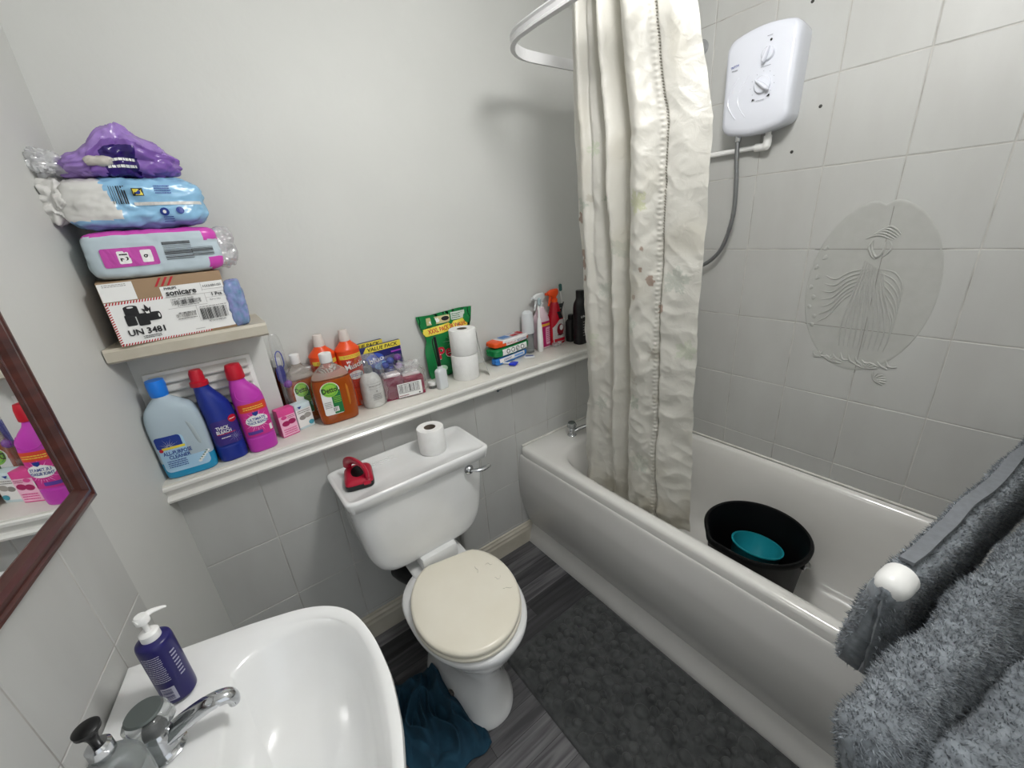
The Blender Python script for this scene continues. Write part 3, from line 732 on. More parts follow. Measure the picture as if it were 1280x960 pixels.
# ================================================================== CURTAIN RAIL
t = thing('curtain_rail', 'white bent shower curtain rail close below the ceiling over the bath', 'rail', (0, 0, 0))
RZ = 2.05
def rr_path():
    P = [(XR - .002, -.118), (1.60, -.118)]
    for k in range(1, 9): a = R(90 + k * 10); P.append((1.60 + .17 * math.cos(a), -.288 + .17 * math.sin(a)))
    P += [(1.427, -.34), (1.425, -.50), (1.44, -1.60)]
    return [(x, y, RZ) for x, y in P]
bm = B()
P = rr_path(); pv = [Vector(p) for p in P]; rings = []
for i, p in enumerate(pv):
    d_ = (pv[min(i + 1, len(pv) - 1)] - pv[max(i - 1, 0)]).normalized(); s_ = d_.cross(Vector((0, 0, 1)))
    rings.append([p + s_ * a + Vector((0, 0, b)) for a, b in ((-.006, .016), (.006, .016), (.008, .012), (.004, .006), (.004, -.004), (.008, -.008), (.008, -.014), (-.006, -.016))])
skin_rings(bm, rings); obj('track', bm, mat('rail_white', 'dcdcdc', .3), t, ang=30)
bm = B(); box(bm, XR - .012, -.145, RZ - .03, XR - .001, -.09, RZ + .03, .004); obj('end_bracket', bm, WHITE, t)
bm = B(); tube(bm, [(1.45, -1.0, RZ + .016), (1.45, -1.0, ZC)], .008, 12); obj('ceiling_stay', bm, WHITE, t)

# ================================================================== SHOWER CURTAIN
def curtain():
    t = thing('shower_curtain', 'stained cream shower curtain with faded leaf print hanging into the bath', 'curtain', (0, 0, 0))
    NU, NV = 240, 480; ZT, ZBt = RZ + .10, .47
    SEAM = .76
    def pos(u, v):
        z = ZT + (ZBt - ZT) * v
        yl = -.352 + .010 * math.sin(v * 7)
        yr_ = [(-.05, -.655), (.0, -.66), (.07, -.69), (.16, -.725), (.24, -.762), (.5, -.755), (.8, -.762), (1, -.785)]
        for (a, ya), (b, yb) in zip(yr_[:-1], yr_[1:]):
            if v <= b: yr = ya + (yb - ya) * max(0, (v - a) / (b - a)); break
        yl += .012 * max(0, (v - .6) / .4)
        y = yl + (yr - yl) * u
        x = 1.555 + .06 * v
        # long folds
        deep = .075 * (1 - .62 * v)
        def g(c, w_): return math.exp(-((u - c) / w_) ** 2)
        x += deep * (1.25 * g(.47 - .03 * v, .03 + .012 * v) + (.7 - .45 * v) * g(.27 + .06 * v, .022 + .012 * v) + .25 * (1 - v) * g(.17, .02) - .6 * g(.37, .05) - .5 * g(.12, .06) - .45 * g(.62, .08))
        x += .008 * math.sin(u * 19 + 2 * v) * (1 - .4 * v)
        # hem panel turned away right of the seam
        if u > SEAM: x += .10 * (u - SEAM) / (1 - SEAM) * (.45 + .1 * v)
        x += .013 * math.exp(-((u - SEAM) / .012) ** 2)
        am = .004 + .014 * v
        x += am * noise.noise(Vector((u * 5, v * 9, 1.3)))
        rdg = lambda q: .5 - abs(noise.noise(q))
        x += -.012 * (0.3 + v) * rdg(Vector((u * 4 + v * 5, v * 17 - u * 3, 4))) - .008 * (0.35 + v) * rdg(Vector((u * 9 - v * 9, v * 30, 9)))
        k = max(0, 1 - abs(u - SEAM + .08) / .14)
        x += .0035 * k * noise.noise(Vector((u * 6, v * 42 + u * 9, 2))) * 2
        x += .0022 * math.exp(-((u - SEAM + .018) / .016) ** 2) * math.sin(v * 2 * PI * 120)
        y += .004 * noise.noise(Vector((u * 8, v * 14, 7)))
        return Vector((x, y, z))
    bm = B()
    col = bm.loops.layers.float_color.new('print')
    G = [[bm.verts.new(pos(i / NU, j / NV)) for i in range(NU + 1)] for j in range(NV + 1)]
    for j in range(NV):
        for i in range(NU): bm.faces.new((G[j][i], G[j][i + 1], G[j + 1][i + 1], G[j + 1][i]))
    # printed leaves and stains in metres on the cloth
    W_, H_ = .46, ZT - ZBt
    rd = random.Random(5)
    base = Vector(hx('dcdad2')); leafs = []
    LC = [hx('a5b5a5'), hx('b9c9a8'), hx('9fb09c'), hx('c2c98f'), hx('aeb9ad')]
    fixed = [(.07, .34, .034, 0), (.31, .33, .026, 2), (.60, .345, .034, 3), (.86, .475, .04, 4), (.20, .25, .025, 1), (.10, .60, .035, 1), (.52, .56, .035, 0), (.56, .72, .03, 2), (.93, .60, .034, 1), (.62, .86, .04, 4), (.2, .75, .03, 4), (.42, .42, .03, 0), (.25, .5, .03, 4)]
    for u, v, s_, c_ in fixed: leafs.append((u * W_, v * H_, s_, rd.uniform(0, 6), LC[c_], rd.uniform(.4, .65)))
    stains = [(.03, .365, .014, 1), (.02, .43, .013, 1), (.015, .45, .012, 1), (.03, .48, .008, 1), (.69, .475, .012, 1), (.56, .505, .009, 1), (.63, .455, .005, 1), (.645, .42, .005, 1), (.77, .525, .01, 1), (.74, .7, .012, 2), (.55, .66, .02, 2), (.73, .61, .018, 2), (.16, .33, .01, 2)]
    BR = Vector(hx('8c6650')); GY = Vector(hx('a79f8c'))
    for f in bm.faces:
        for lp in f.loops:
            idx = lp.vert.index
            lp[col] = (1, 1, 1, 1)
    bm.verts.index_update()
    cols = []
    for j in range(NV + 1):
        for i in range(NU + 1):
            u, v = i / NU, j / NV; X, Z = u * W_, v * H_
            c_ = base.copy()
            for lx, lz, s_, rot, lc, op in leafs:
                dx, dz = X - lx, Z - lz; r_ = math.hypot(dx, dz)
                if r_ < s_ * 1.2:
                    a = math.atan2(dz, dx) + rot
                    lim = s_ * (.35 + .65 * abs(math.cos(2.5 * a)) ** .8) * (1 + .12 * math.cos(15 * a))
                    if r_ < lim and abs(math.sin(2.5 * a)) > .05 + 0 * r_: c_ = c_.lerp(Vector(lc), op * .8)
            for u_, v_, s_, ty in stains:
                dx, dz = X - u_ * W_, (Z - v_ * H_) * .8; nn = 1 + .9 * noise.noise(Vector((X * 90, Z * 90, 3)))
                q_ = math.hypot(dx, dz) / (s_ * nn + 1e-5)
                if q_ < 1: c_ = c_.lerp(BR if ty == 1 else GY, .7 if ty == 1 else .35)
            d_ = max(0, (v - .86) / .14) * (.5 + .8 * noise.noise(Vector((X * 25, Z * 14, 0))))
            c_ = c_.lerp(GY, max(0, min(.6, d_)))
            d2 = max(0, noise.noise(Vector((X * 11, Z * 8, 5))) - .15); c_ = c_.lerp(Vector(hx('cfcabb')), min(.4, d2 * 1.0))
            cols.append((c_.x, c_.y, c_.z, 1))
    for f in bm.faces:
        for lp in f.loops: lp[col] = cols[lp.vert.index]
    m = bpy.data.materials.new('curtain_cloth'); m.use_nodes = True; N = m.node_tree.nodes; L = m.node_tree.links; b = N['Principled BSDF']
    at = N.new('ShaderNodeVertexColor'); at.layer_name = 'print'
    L.new(at.outputs[0], b.inputs['Base Color']); b.inputs['Roughness'].default_value = .36; b.inputs['Sheen Weight'].default_value = .2
    tl = N.new('ShaderNodeBsdfTranslucent'); L.new(at.outputs[0], tl.inputs[0]); mx = N.new('ShaderNodeMixShader'); mx.inputs[0].default_value = .42
    L.new(b.outputs[0], mx.inputs[1]); L.new(tl.outputs[0], mx.inputs[2]); L.new(mx.outputs[0], N['Material Output'].inputs[0])
    tc = N.new('ShaderNodeTexCoord'); n_ = N.new('ShaderNodeTexNoise'); n_.inputs['Scale'].default_value = 26; n_.inputs['Detail'].default_value = 6; n_.inputs['Distortion'].default_value = 1.2
    bp = N.new('ShaderNodeBump'); bp.inputs['Strength'].default_value = .35; bp.inputs['Distance'].default_value = .012
    L.new(tc.outputs['Object'], n_.inputs['Vector']); L.new(n_.outputs[0], bp.inputs['Height']); L.new(bp.outputs[0], b.inputs['Normal'])
    obj('cloth', bm, m, t, ang=180, recalc=False)
    # scalloped seam: chain of small puckers
    bm = B()
    n = 240
    for k in range(n):
        v = (k + .5) / n
        if v < .02 or v > .985: continue
        for du, dz in ((-.004, .0012), (.010, -.0012)):
            p = pos(SEAM + du, v) + Vector((-.0016, 0, dz))
            tube(bm, [p + Vector((0, .0016, .0010)), p + Vector((-.0006, 0, 0)), p + Vector((0, -.0016, -.0010))], .0009, 5)
    obj('seam_stitching', bm, mat('seam_thread', '6f6b5f', .7), t)
    bm = B()
    for u in (.06, .22, .38, .54, .70, .9):
        p = pos(u, 0); xr_ = 1.425 + .015 * ((-p.y - .5) / 1.1)
    return t
curtain()

# ================================================================== SHELF AND LEDGE GOODS
def pill_pt(p, w_, d_, h_, n, na, ns, seed):
    """cube point -> rounded pillow with creases (p in -1..1)"""
    q = Vector([math.copysign(abs(c), c) for c in p]); m = max(abs(c) for c in q)
    L_ = sum(abs(c) ** n for c in q) ** (1 / n)
    q = q * (m / L_) if L_ else q
    q = Vector((q.x * w_ / 2, q.y * d_ / 2, q.z * h_ / 2))
    r_ = q.normalized()
    k = abs(noise.noise(q * ns + Vector((seed, seed * 2, 0)))) - .2 + .5 * (abs(noise.noise(q * ns * 2.7 + Vector((0, seed, 5)))) - .2)
    return q + r_ * na * k * 2 + Vector((0, 0, h_ / 2))
def pillow(w_, d_, h_, n=6, na=.004, ns=30, seed=1, res=26, mfn=None, bm=None):
    bm = bm or B()
    for ax in range(3):
        for sg in (-1, 1):
            G = []
            for i in range(res + 1):
                row = []
                for j in range(res + 1):
                    u = -1 + 2 * i / res; v = -1 + 2 * j / res
                    p = [0, 0, 0]; p[ax] = sg; p[(ax + 1) % 3] = math.tan(u * .7854); p[(ax + 2) % 3] = math.tan(v * .7854)
                    row.append(bm.verts.new(pill_pt(p, w_, d_, h_, n, na, ns, seed)))
                G.append(row)
            for i in range(res):
                for j in range(res):
                    f = bm.faces.new((G[i][j], G[i + 1][j], G[i + 1][j + 1], G[i][j + 1]))
                    if mfn:
                        c_ = f.calc_center_median(); f.material_index = mfn(c_.x / (w_ / 2), c_.y / (d_ / 2), c_.z / h_)
    bmesh.ops.remove_doubles(bm, verts=bm.verts[:], dist=.0002)
    return bm
def pill_surf(w_, d_, h_, n, na, ns, seed):
    def f(x, z):
        u = min(.97, abs(x / (w_ / 2))); v = min(.97, abs((z - h_ / 2) / (h_ / 2)))
        t = max(.02, 1 - u ** n - v ** n) ** (1 / n)
        q = Vector((x, -t * d_ / 2, z - h_ / 2)); r_ = q.normalized()
        k = abs(noise.noise(q * ns + Vector((seed, seed * 2, 0)))) - .2 + .5 * (abs(noise.noise(q * ns * 2.7 + Vector((0, seed, 5)))) - .2)
        return (q + r_ * na * k * 2).y - .0012
    return f
def S(x, y, z=0): return (x, y, SZ + z)
def warp(o, fn):
    for v in o.data.vertices: v.co = fn(v.co)

# ---- all purpose cleaner
t = thing('cleaner_bottle', 'large clear bottle of blue all-purpose cleaner with blue cap at the left shelf end', 'bottle', S(.354, -.001), -5); t.scale = (.95, .95, 1)
AP = Loft([(0, 0, .055, .028, 4), (.006, 0, .062, .033, 4), (.05, 0, .064, .034, 4), (.12, 0, .065, .034, 4), (.16, -.001, .064, .034, 3.6), (.195, -.002, .055, .032, 3), (.215, -.006, .036, .026, 2.4), (.228, -.008, .021, .02, 2), (.238, -.009, .018, .018, 2)])
bm = AP.mesh(seg=56, z0=.048)
obj('bottle_body', bm, mat('cloudy_plastic', 'c9dbe6', .2, trans=.25, ior=1.25), t)
obj('liquid', AP.mesh(seg=56, z1=.052), mat('blue_liquid', '2a9fd0', .15, trans=.15, coat=.3), t)
bm = B(); lathe(bm, [(.020, .232), (.021, .234), (.0225, .262), (.021, .276), (.0, .277)][:4], (-.009, 0, 0), 28); obj('cap', bm, M('sky_blue_cap', '1f7fe8', .3), t)
bm = B(); Loft([(.085, .043, .003, .0345, 3), (.095, .041, .008, .0347, 3), (.13, .036, .010, .0347, 3), (.148, .032, .009, .0345, 3), (.158, .028, .003, .034, 3)]).mesh(bm, seg=24)
obj('grip_hole', bm, M('grip_shade', 'a9b6bc', .35), t)
d = Dec(); DB = M('deep_blue_print', '1e3b8f'); LBl = M('light_blue_print', 'a9cfe8'); YE = M('yellow_print', 'e6d44c')
d.rrect(-.056, .022, .052, .06, .012, LBl); d.rrect(-.056, .04, .01, .128, .012, LBl); d.rrect(-.056, .092, .004, .128, .008, DB)
d.star(-.028, .098, .003, .026, 16, PAPER); d.rect(-.045, .090, .008, .097, YE); d.text('ALL-PURPOSE', -.014, .079, .011, DB, 0, wmax=.066); d.text('CLEANER', -.012, .066, .010, DB, wmax=.05)
d.lines(-.045, .035, .0, .058, 4, DB); d.ell(-.048, .09, .005, .005, RED); 
for k in range(5): d.ell(.028 + .006 * k, .036 + .006 * k, .005, .0035, PAPER, 9); d.ell(.030 + .005 * k, .041 + .005 * k, .003, .002, M('grey_green', '5d7a6d'), 8)
d.build('label', t, AP.surf)

# ---- two bent-neck bleach bottles
def bleach(name, label, loc, rz, col, capcol, secs, group=None):
    t = thing(name, label, 'bottle', loc, rz, group)
    L_ = Loft(secs); obj('bottle_body', L_.mesh(seg=48), col, t); return t, L_
BLU = M('royal_blue_plastic', '1a2f8c', .3); 
t, L_ = bleach('bleach_bottle', 'royal blue bleach bottle with red cap between cleaner and pink bottle', S(.453, .001), 8, BLU, RED,
    [(0, 0, .03, .024, 3), (.005, 0, .035, .029, 3), (.045, 0, .0365, .031, 2.8), (.05, 0, .0355, .030, 2.8), (.056, 0, .0365, .031, 2.8), (.14, -.0, .0365, .031, 2.6), (.175, -.004, .0345, .03, 2.4), (.20, -.010, .028, .027, 2.2), (.222, -.016, .0205, .0205, 2), (.24, -.019, .017, .017, 2)])
bm = B(); lathe(bm, [(.0215, .236), (.022, .238), (.0215, .248), (.017, .251), (.0165, .272), (.013, .281)], (-.019, 0, 0), 28); obj('cap', bm, RED, t)
d = Dec(); PUR = M('violet_print', '3b2a7d'); d.rrect(-.033, .055, .033, .13, .01, PUR); d.text('THICK', -.008, .108, .010, PAPER, wmax=.032); d.text('BLEACH', -.007, .096, .010, PAPER, wmax=.036)
d.rect(-.025, .088, .02, .090, RED); d.lines(-.018, .075, .006, .081, 1, PAPER, 2); d.ell(.022, .128, .011, .011, RED); d.lines(.014, .125, .030, .131, 1, PAPER, 2)
d.star(.016, .075, .002, .022, 12, M('glare_print', 'bfc8ee')); d.build('label', t, L_.surf)
PK = M('magenta_plastic', 'c03bb0', .3)
t, L_ = bleach('bleach_bottle', 'magenta thick bleach bottle with red cap left of the small pink box', S(.532, .000), 6, PK, RED,
    [(0, 0, .033, .026, 3), (.005, 0, .038, .030, 3), (.045, 0, .0395, .033, 2.8), (.05, 0, .0385, .032, 2.8), (.056, 0, .0395, .033, 2.8), (.15, 0, .0395, .033, 2.6), (.18, -.002, .038, .032, 2.4), (.20, -.006, .032, .028, 2.2), (.218, -.012, .023, .022, 2), (.236, -.013, .018, .018, 2)])
bm = B(); lathe(bm, [(.0225, .232), (.023, .234), (.0215, .262), (.0185, .274), (.006, .277)], (-.012, 0, 0), 28); obj('cap', bm, RED, t)
bm = B(); tube(bm, [(-.03, -L_.s[0][3] * 0 + L_.surf(-.03, .20 - .0) - .0005, .198)] + [(x, L_.surf(x, z) - .0002, z) for x, z in ((-.031, .18), (-.02, .168), (.0, .163), (.02, .168), (.030, .18), (.024, .195))], .0014, 8, smooth_n=5); obj('neck_rib', bm, PK, t)
d = Dec(); OR = M('red_orange_print', 'd8452c'); MG = M('magenta_print', 'd0318f')
d.rrect(-.036, .055, .036, .158, .006, MG); d.rrect(-.036, .132, .036, .158, .005, OR); d.lines(-.026, .138, .026, .15, 2, YE, 9); d.star(0, .1, .02, .036, 26, M('pink_flash', 'ee9ad0'))
d.ell(0, .103, .029, .018, PAPER); d.text('ULTIMATE', 0, .108, .008, DB, wmax=.046); d.text('THICK BLEACH', 0, .097, .008, DB, wmax=.052); d.poly([(-.008, .13), (.008, .13), (.006, .121), (0, .117), (-.006, .121)], DB)
d.rrect(-.032, .062, .006, .072, .002, M('violet_stripe', '5a3d9a')); d.rect(.026, .062, .034, .08, PAPER); d.build('label', t, L_.surf)

# ---- small toilet-block cartons
def carton(name, label, loc, rz, w_, d_, h_, main, cat_='box', group=None, bev=.0012):
    t = thing(name, label, cat_, loc, rz, group)
    bm = B(); box(bm, -w_ / 2, -d_ / 2, 0, w_ / 2, d_ / 2, h_, bev); obj('carton', bm, main, t); return t
PINKC = M('pink_card', 'dc4a92', .4); LPK = M('pale_pink_print', 'f3bcd4'); DKP = M('dark_pink_print', 'a3195a')
t = carton('air_freshener_box', 'small pink carton standing against the magenta bottle', S(.612, .038), 14, .052, .034, .093, PINKC)
d = Dec(); d.rect(-.0255, .004, .0255, .072, LPK); d.ell(-.008, .045, .012, .009, DKP); d.ell(.011, .048, .012, .009, DKP); d.ell(-.01, .066, .009, .006, PINKC); d.lines(.0, .060, .022, .07, 2, DKP); d.lines(-.02, .008, .02, .03, 3, PINKC); d.build('carton_print', t, -.017)
WC = M('pale_blue_card', 'cfe0e4', .4)
t = carton('air_freshener_box', 'small white and pale blue carton right of the pink one', S(.665, .062), 16, .052, .034, .088, WC)
d = Dec(); d.rect(-.0255, .008, .0255, .07, PAPER); GB = M('stone_print', '8f8c88'); d.ell(-.008, .04, .011, .008, GB); d.ell(.009, .044, .012, .009, M('stone_print_2', 'a5a29c')); d.ell(.016, .016, .009, .008, M('teal_print', '4ea1b4')); d.lines(-.02, .055, .02, .068, 2, GB); d.poly([(-.018, .08), (-.004, .08), (-.011, .072)], DB); d.build('carton_print', t, -.017)

# ---- antiseptic bottles
AMB = mat('amber_liquid', 'b4561a', .1, trans=.3, ior=1.3, coat=.5); AMC = mat('clear_bottle', 'e9e2da', .08, trans=.8, ior=1.25)
GRN = M('leaf_green_print', '3fa23c'); DGR = M('deep_green_print', '12713a'); LGR = M('lime_print', '8cc63f')
def antiseptic(label, loc, rz, wrap=False):
    t = thing('antiseptic_bottle', label, 'bottle', loc, rz)
    L_ = Loft([(0, 0, .05, .030, 4), (.005, 0, .056, .035, 4), (.04, 0, .060, .037, 3.6), (.11, 0, .061, .037, 3.2), (.15, 0, .058, .036, 2.8), (.178, 0, .046, .031, 2.4), (.195, 0, .028, .024, 2), (.206, 0, .018, .018, 2), (.215, 0, .0165, .0165, 2)])
    k = .158
    obj('bottle_body', L_.mesh(seg=56, z0=k - .002), AMC, t)
    obj('liquid', L_.mesh(seg=56, z1=k), AMB, t)
    bm = B(); lathe(bm, [(.0175, .210), (.0185, .212), (.0185, .240), (.0165, .242)], seg=30); obj('cap', bm, WHITE, t)
    d = Dec(); d.rrect(-.044, .035, .012, .118, .006, PAPER); d.ell(-.016, .122, .028, .028, PAPER, 28); d.poly([(-.016, .037), (.012, .037), (.012, .12), (-.016, .105)], DGR)
    d.ell(-.016, .124, .025, .025, LGR, 28); d.ell(-.016, .124, .021, .021, GRN, 24); d.ell(-.016, .124, .019, .019, LGR, 24); d.text('Dettol', -.016, .124, .018, INK, 3, wmax=.047)
    d.lines(-.012, .075, .010, .1, 4, LGR, 3); d.lines(-.04, .06, -.02, .085, 4, GB, 3); d.rect(-.02, .045, -.002, .062, PAPER); d.bars(-.018, .047, -.004, .060, 8, INK, 5); d.build('label', t, L_.surf)
    bm = B(); Loft([(.055, .033, .003, .0375, 3), (.065, .034, .006, .038, 3), (.12, .034, .0065, .0375, 3), (.132, .033, .003, .0365, 3)]).mesh(bm, seg=20); obj('grip', bm, mat('amber_grip', 'd9892f', .15, trans=.3), t)
    return t
antiseptic('amber antiseptic bottle with white cap, frontmost of those on the shelf', S(.774, .036), -2).scale = (1.07, 1.0, .985)
t = antiseptic('amber antiseptic bottle wrapped in clear film behind the pale blue carton', S(.695, .116), 8)
t.scale = (.84, .84, .98)
WR = film('clear_wrap', gloss=.05, op=.05)
obj('wrap_film', pillow(.128, .085, .20, 5, .006, 28, 3, 22), WR, t)
# third one, mostly hidden: cap shows behind the left wrapped bottle
t = thing('antiseptic_bottle', 'dark antiseptic bottle with white cap in the shelf corner, farthest back', 'bottle', S(.642, .147), 0); t.scale = (.5, .5, .98)
L_ = Loft([(0, 0, .028, .024, 3), (.006, 0, .032, .028, 3), (.14, 0, .032, .028, 3), (.18, 0, .026, .024, 2.4), (.20, 0, .015, .015, 2), (.21, 0, .014, .014, 2)])
obj('bottle_body', L_.mesh(), mat('dark_amber', '6e2f1c', .15, trans=.3), t)
bm = B(); lathe(bm, [(.027, .206), (.028, .208), (.028, .232), (.025, .234)], seg=24); obj('cap', bm, WHITE, t)
# hanging freshener in a clear tube
t = thing('hook_packet', 'clear packet with purple toilet freshener and blue hook beside the vent boxing', 'packet', S(.650, .095), 10)
obj('film_bag', pillow(.036, .02, .32, 4, .002, 30, 8, 20), film('clear_film', gloss=.1, op=.04), t)
bm = B(); tube(bm, [(-.004, 0, .17), (-.012, 0, .21), (-.010, 0, .25), (0, 0, .262), (.008, 0, .25), (.008, 0, .215), (-.004, 0, .20)], .0018, 8, smooth_n=5); obj('blue_hook', bm, M('blue_hook', '3d4bb0', .35), t)
bm = B(); bmesh.ops.create_uvsphere(bm, u_segments=20, v_segments=14, radius=.014)
for v in bm.verts: v.co += Vector((.002, -.002, .150))
obj('freshener_ball', bm, M('purple_gel', '7a2f9e', .25), t)
bm = B(); Loft([(.155, -.006, .008, .006, 2.5), (.17, -.008, .013, .007, 2.5), (.205, -.008, .012, .007, 2.5), (.215, -.006, .006, .005, 2.5)]).mesh(bm, seg=24); obj('freshener_cage', bm, M('indigo_gel', '2f2f86', .3), t)

# ---- orange drain cleaner bottles
ORG = M('orange_plastic', 'e8501e', .32)
def drain(label, loc, rz):
    t = thing('drain_cleaner_bottle', label, 'bottle', loc, rz)
    L_ = Loft([(0, 0, .038, .03, 3), (.005, 0, .043, .034, 2.8), (.12, 0, .043, .034, 2.6), (.175, 0, .043, .034, 2.4), (.205, 0, .042, .034, 2.2), (.211, 0, .0435, .035, 2.2), (.217, 0, .041, .033, 2.2), (.238, 0, .021, .02, 2), (.244, 0, .017, .017, 2)])
    obj('bottle_body', L_.mesh(), ORG, t)
    bm = B(); lathe(bm, [(.0175, .240), (.0175, .262), (.0155, .268), (.0155, .280), (.014, .283)], seg=26); obj('cap', bm, M('frosted_cap', 'd9cfc8', .35), t)
    d = Dec(); d.rect(-.04, .183, .04, .197, YE); d.lines(-.03, .186, .03, .195, 2, RED, 4); d.rect(-.038, .07, .038, .182, M('red_label', 'c23a26')); d.text('Mr', -.016, .172, .010, PAPER, 8); d.text('Muscle', .004, .155, .020, INK, 8, wmax=.068); d.text('Muscle', .002, .157, .020, PAPER, 8, wmax=.068); d.ell(0, .12, .028, .016, PAPER); d.lines(-.02, .114, .02, .126, 2, DB, 5)
    d.build('label', t, L_.surf)
drain('orange bottle with frosted cap directly behind the front antiseptic bottle, left of its twin', S(.782, .128), 6)
drain('orange bottle with frosted cap touching the blue value packs', S(.868, .128), 10)

# ---- rim block value packs
NV = M('navy_card', '1c1f63', .35); PURP = M('purple_print', '9a3fb8'); SKY = M('sky_print', '7fb0e6')
def value_pack(label, loc, rz, front=True):
    t = thing('rim_block_pack', label, 'package', loc, rz, None)
    bm = B(); box(bm, -.078, -.006, 0, .078, .006, .215, .003); obj('backing_card', bm, NV, t)
    d = Dec(); 
    d.poly([(-.07, .190), (.078, .190), (.078, .214), (-.055, .214)], YE); d.text('VALUE PACK', .006, .202, .014, INK, wmax=.12, shear=.15)
    if front:
        d.ell(-.03, .155, .036, .030, M('swirl_blue', '3a57b8')); d.text('bloo', -.025, .158, .022, PAPER, 8); d.ell(-.005, .128, .032, .016, SKY); d.ell(.012, .118, .024, .020, M('mid_blue_print', '2b3f9a')); d.rect(.035, .17, .075, .176, PURP)
    d.build('card_print', t, -.006)
    if front:
        bm = B()
        blister = obj('blister', pillow(.12, .03, .10, 4, .002, 30, 5, 18), film('clear_film'), t); blister.location = (.015, -.014, .065)
        for x, z in ((.052, .145), (.052, .108)):
            bm = B(); bmesh.ops.create_uvsphere(bm, u_segments=20, v_segments=12, radius=.014)
            for v in bm.verts: v.co = v.co * 1 + Vector((x, -.014, z))
            obj('rim_block', bm, M('purple_gel', '7a2f9e', .25), t)
        for x, z in ((.0, .125), (.022, .14), (.018, .10)):
            bm = B(); bmesh.ops.create_uvsphere(bm, u_segments=20, v_segments=12, radius=.014)
            for v in bm.verts: v.co = v.co + Vector((x, -.014, z))
            obj('rim_block', bm, M('blue_gel', '2f49b0', .25), t)
    return t
value_pack('blue card value pack with yellow banner, rear of the overlapping pair', S(.930, .152), 4, False)
value_pack('blue card value pack with purple blocks, front of the overlapping pair', S(.990, .134), 6).scale = (1.05, 1, .94)

# ---- white soap bottle in film
t = thing('hand_wash_bottle', 'white soap bottle wrapped in clear film left of the burgundy pack', 'bottle', S(.908, .062), 6)
L_ = Loft([(0, 0, .034, .034, 2), (.005, 0, .0385, .0385, 2), (.06, 0, .0395, .0395, 2), (.095, 0, .037, .037, 2), (.118, 0, .026, .026, 2), (.127, 0, .014, .014, 2), (.134, 0, .013, .013, 2)])
obj('bottle_body', L_.mesh(), M('pearl_plastic', 'd6d6d2', .25), t)
bm = B(); lathe(bm, [(.0145, .128), (.015, .13), (.015, .148), (.012, .151), (.005, .152), (.005, .168)], seg=24); obj('pump', bm, M('grey_pump', '777a7d', .3), t)
d = Dec(); d.lines(-.022, .080, .022, .089, 1, GB, 2); d.rect(-.026, .073, .026, .0737, GB); d.rect(-.026, .093, .026, .0937, GB); d.ell(0, .064, .003, .003, GB, 10); d.lines(-.016, .03, .016, .055, 4, GB, 5); d.build('label', t, L_.surf)
obj('wrap_film', pillow(.1, .09, .19, 4, .006, 24, 12, 22), film('crinkled_film', gloss=.08, op=.05), t)

# ---- burgundy multipack with barcode
BG = M('burgundy_card', '7d1a3c', .35)
t = thing('soap_multipack', 'burgundy multipack in torn clear film with a barcode label', 'package', S(1.028, .066), -9); t.scale = (1, .68, 1)
bm = B(); box(bm, -.075, -.042, 0, -.003, .042, .088, .003); obj('carton', bm, BG, t)
bm = B(); box(bm, -.001, -.042, 0, .075, .042, .074, .003); obj('carton', bm, M('burgundy_card_2', '8c1f3f', .35), t)
bm = B(); box(bm, -.070, -.036, .088, -.008, .036, .098, .003); box(bm, .004, -.01, .074, .07, .038, .08, .003); obj('inner_carton', bm, M('pale_card', 'ddd3d4', .4), t)
obj('wrap_film', pillow(.172, .1, .105, 6, .007, 26, 21, 26), film('crinkled_film', gloss=.08, op=.05), t)
# torn film tuft standing up
bm = B(); G = []
for i in range(15):
    a = -1.2 + 2.4 * i / 14; row = []
    for j in range(11):
        v_ = j / 10; r_ = .035 + .018 * v_
        p = Vector((.035 + r_ * math.sin(a) * 1.0, .02 - r_ * math.cos(a) * .6 + .02, .085 + .05 * v_ * (1 - .2 * a * a)))
        p += Vector((noise.noise(p * 60), noise.noise(p * 60 + Vector((9, 0, 0))), noise.noise(p * 60 + Vector((0, 9, 0))))) * .016 * (.3 + v_)
        row.append(bm.verts.new(p))
    G.append(row)
for i in range(14):
    for j in range(10): bm.faces.new((G[i][j], G[i + 1][j], G[i + 1][j + 1], G[i][j + 1]))
obj('torn_film', bm, film('milky_film', gloss=.15, op=.3), t, ang=25)
d = Dec(); d.rect(-.03, .006, .062, .06, PAPER); d.rect(-.026, .022, .052, .056, INK); d.rect(-.0245, .0235, .0505, .0545, PAPER); d.bars(-.022, .025, .048, .053, 22, INK, 7); d.lines(-.028, .009, .008, .016, 1, M('wine_print', '8c1f3f'), 2); d.ell(.05, .012, .003, .003, INK, 10)
d.build('barcode_label', t, -.0535, fn=lambda c: c)

# ---- tiny jar + white flask with black brush
t = thing('lidded_jar', 'tiny clear jar with white lid in front of the green laundry bag', 'jar', S(1.142, .052), 0)
bm = B(); lathe(bm, [(.014, 0), (.017, .002), (.017, .012), (.015, .014)], seg=24); obj('jar_body', bm, CLEAR, t)
bm = B(); lathe(bm, [(.0175, .013), (.018, .014), (.018, .024), (.016, .026)], seg=24); obj('lid', bm, WHITE, t)
t = thing('applicator_bottle', 'narrow white flask with a tall black brush handle upright in it', 'bottle', S(1.168, .018), 12)
bm = B(); Loft([(0, 0, .019, .014, 5), (.003, 0, .021, .016, 5), (.07, 0, .021, .016, 5), (.078, 0, .017, .014, 4), (.082, 0, .011, .011, 2), (.092, 0, .010, .010, 2)]).mesh(bm, seg=32); obj('flask', bm, M('frosted_white', 'd5d9db', .3), t)
bm = B(); tube(bm, [(.001, 0, .085), (-.001, 0, .15), (-.005, 0, .21)], lambda u: .0062 - .001 * u, 12); obj('brush_handle', bm, BLACK, t)
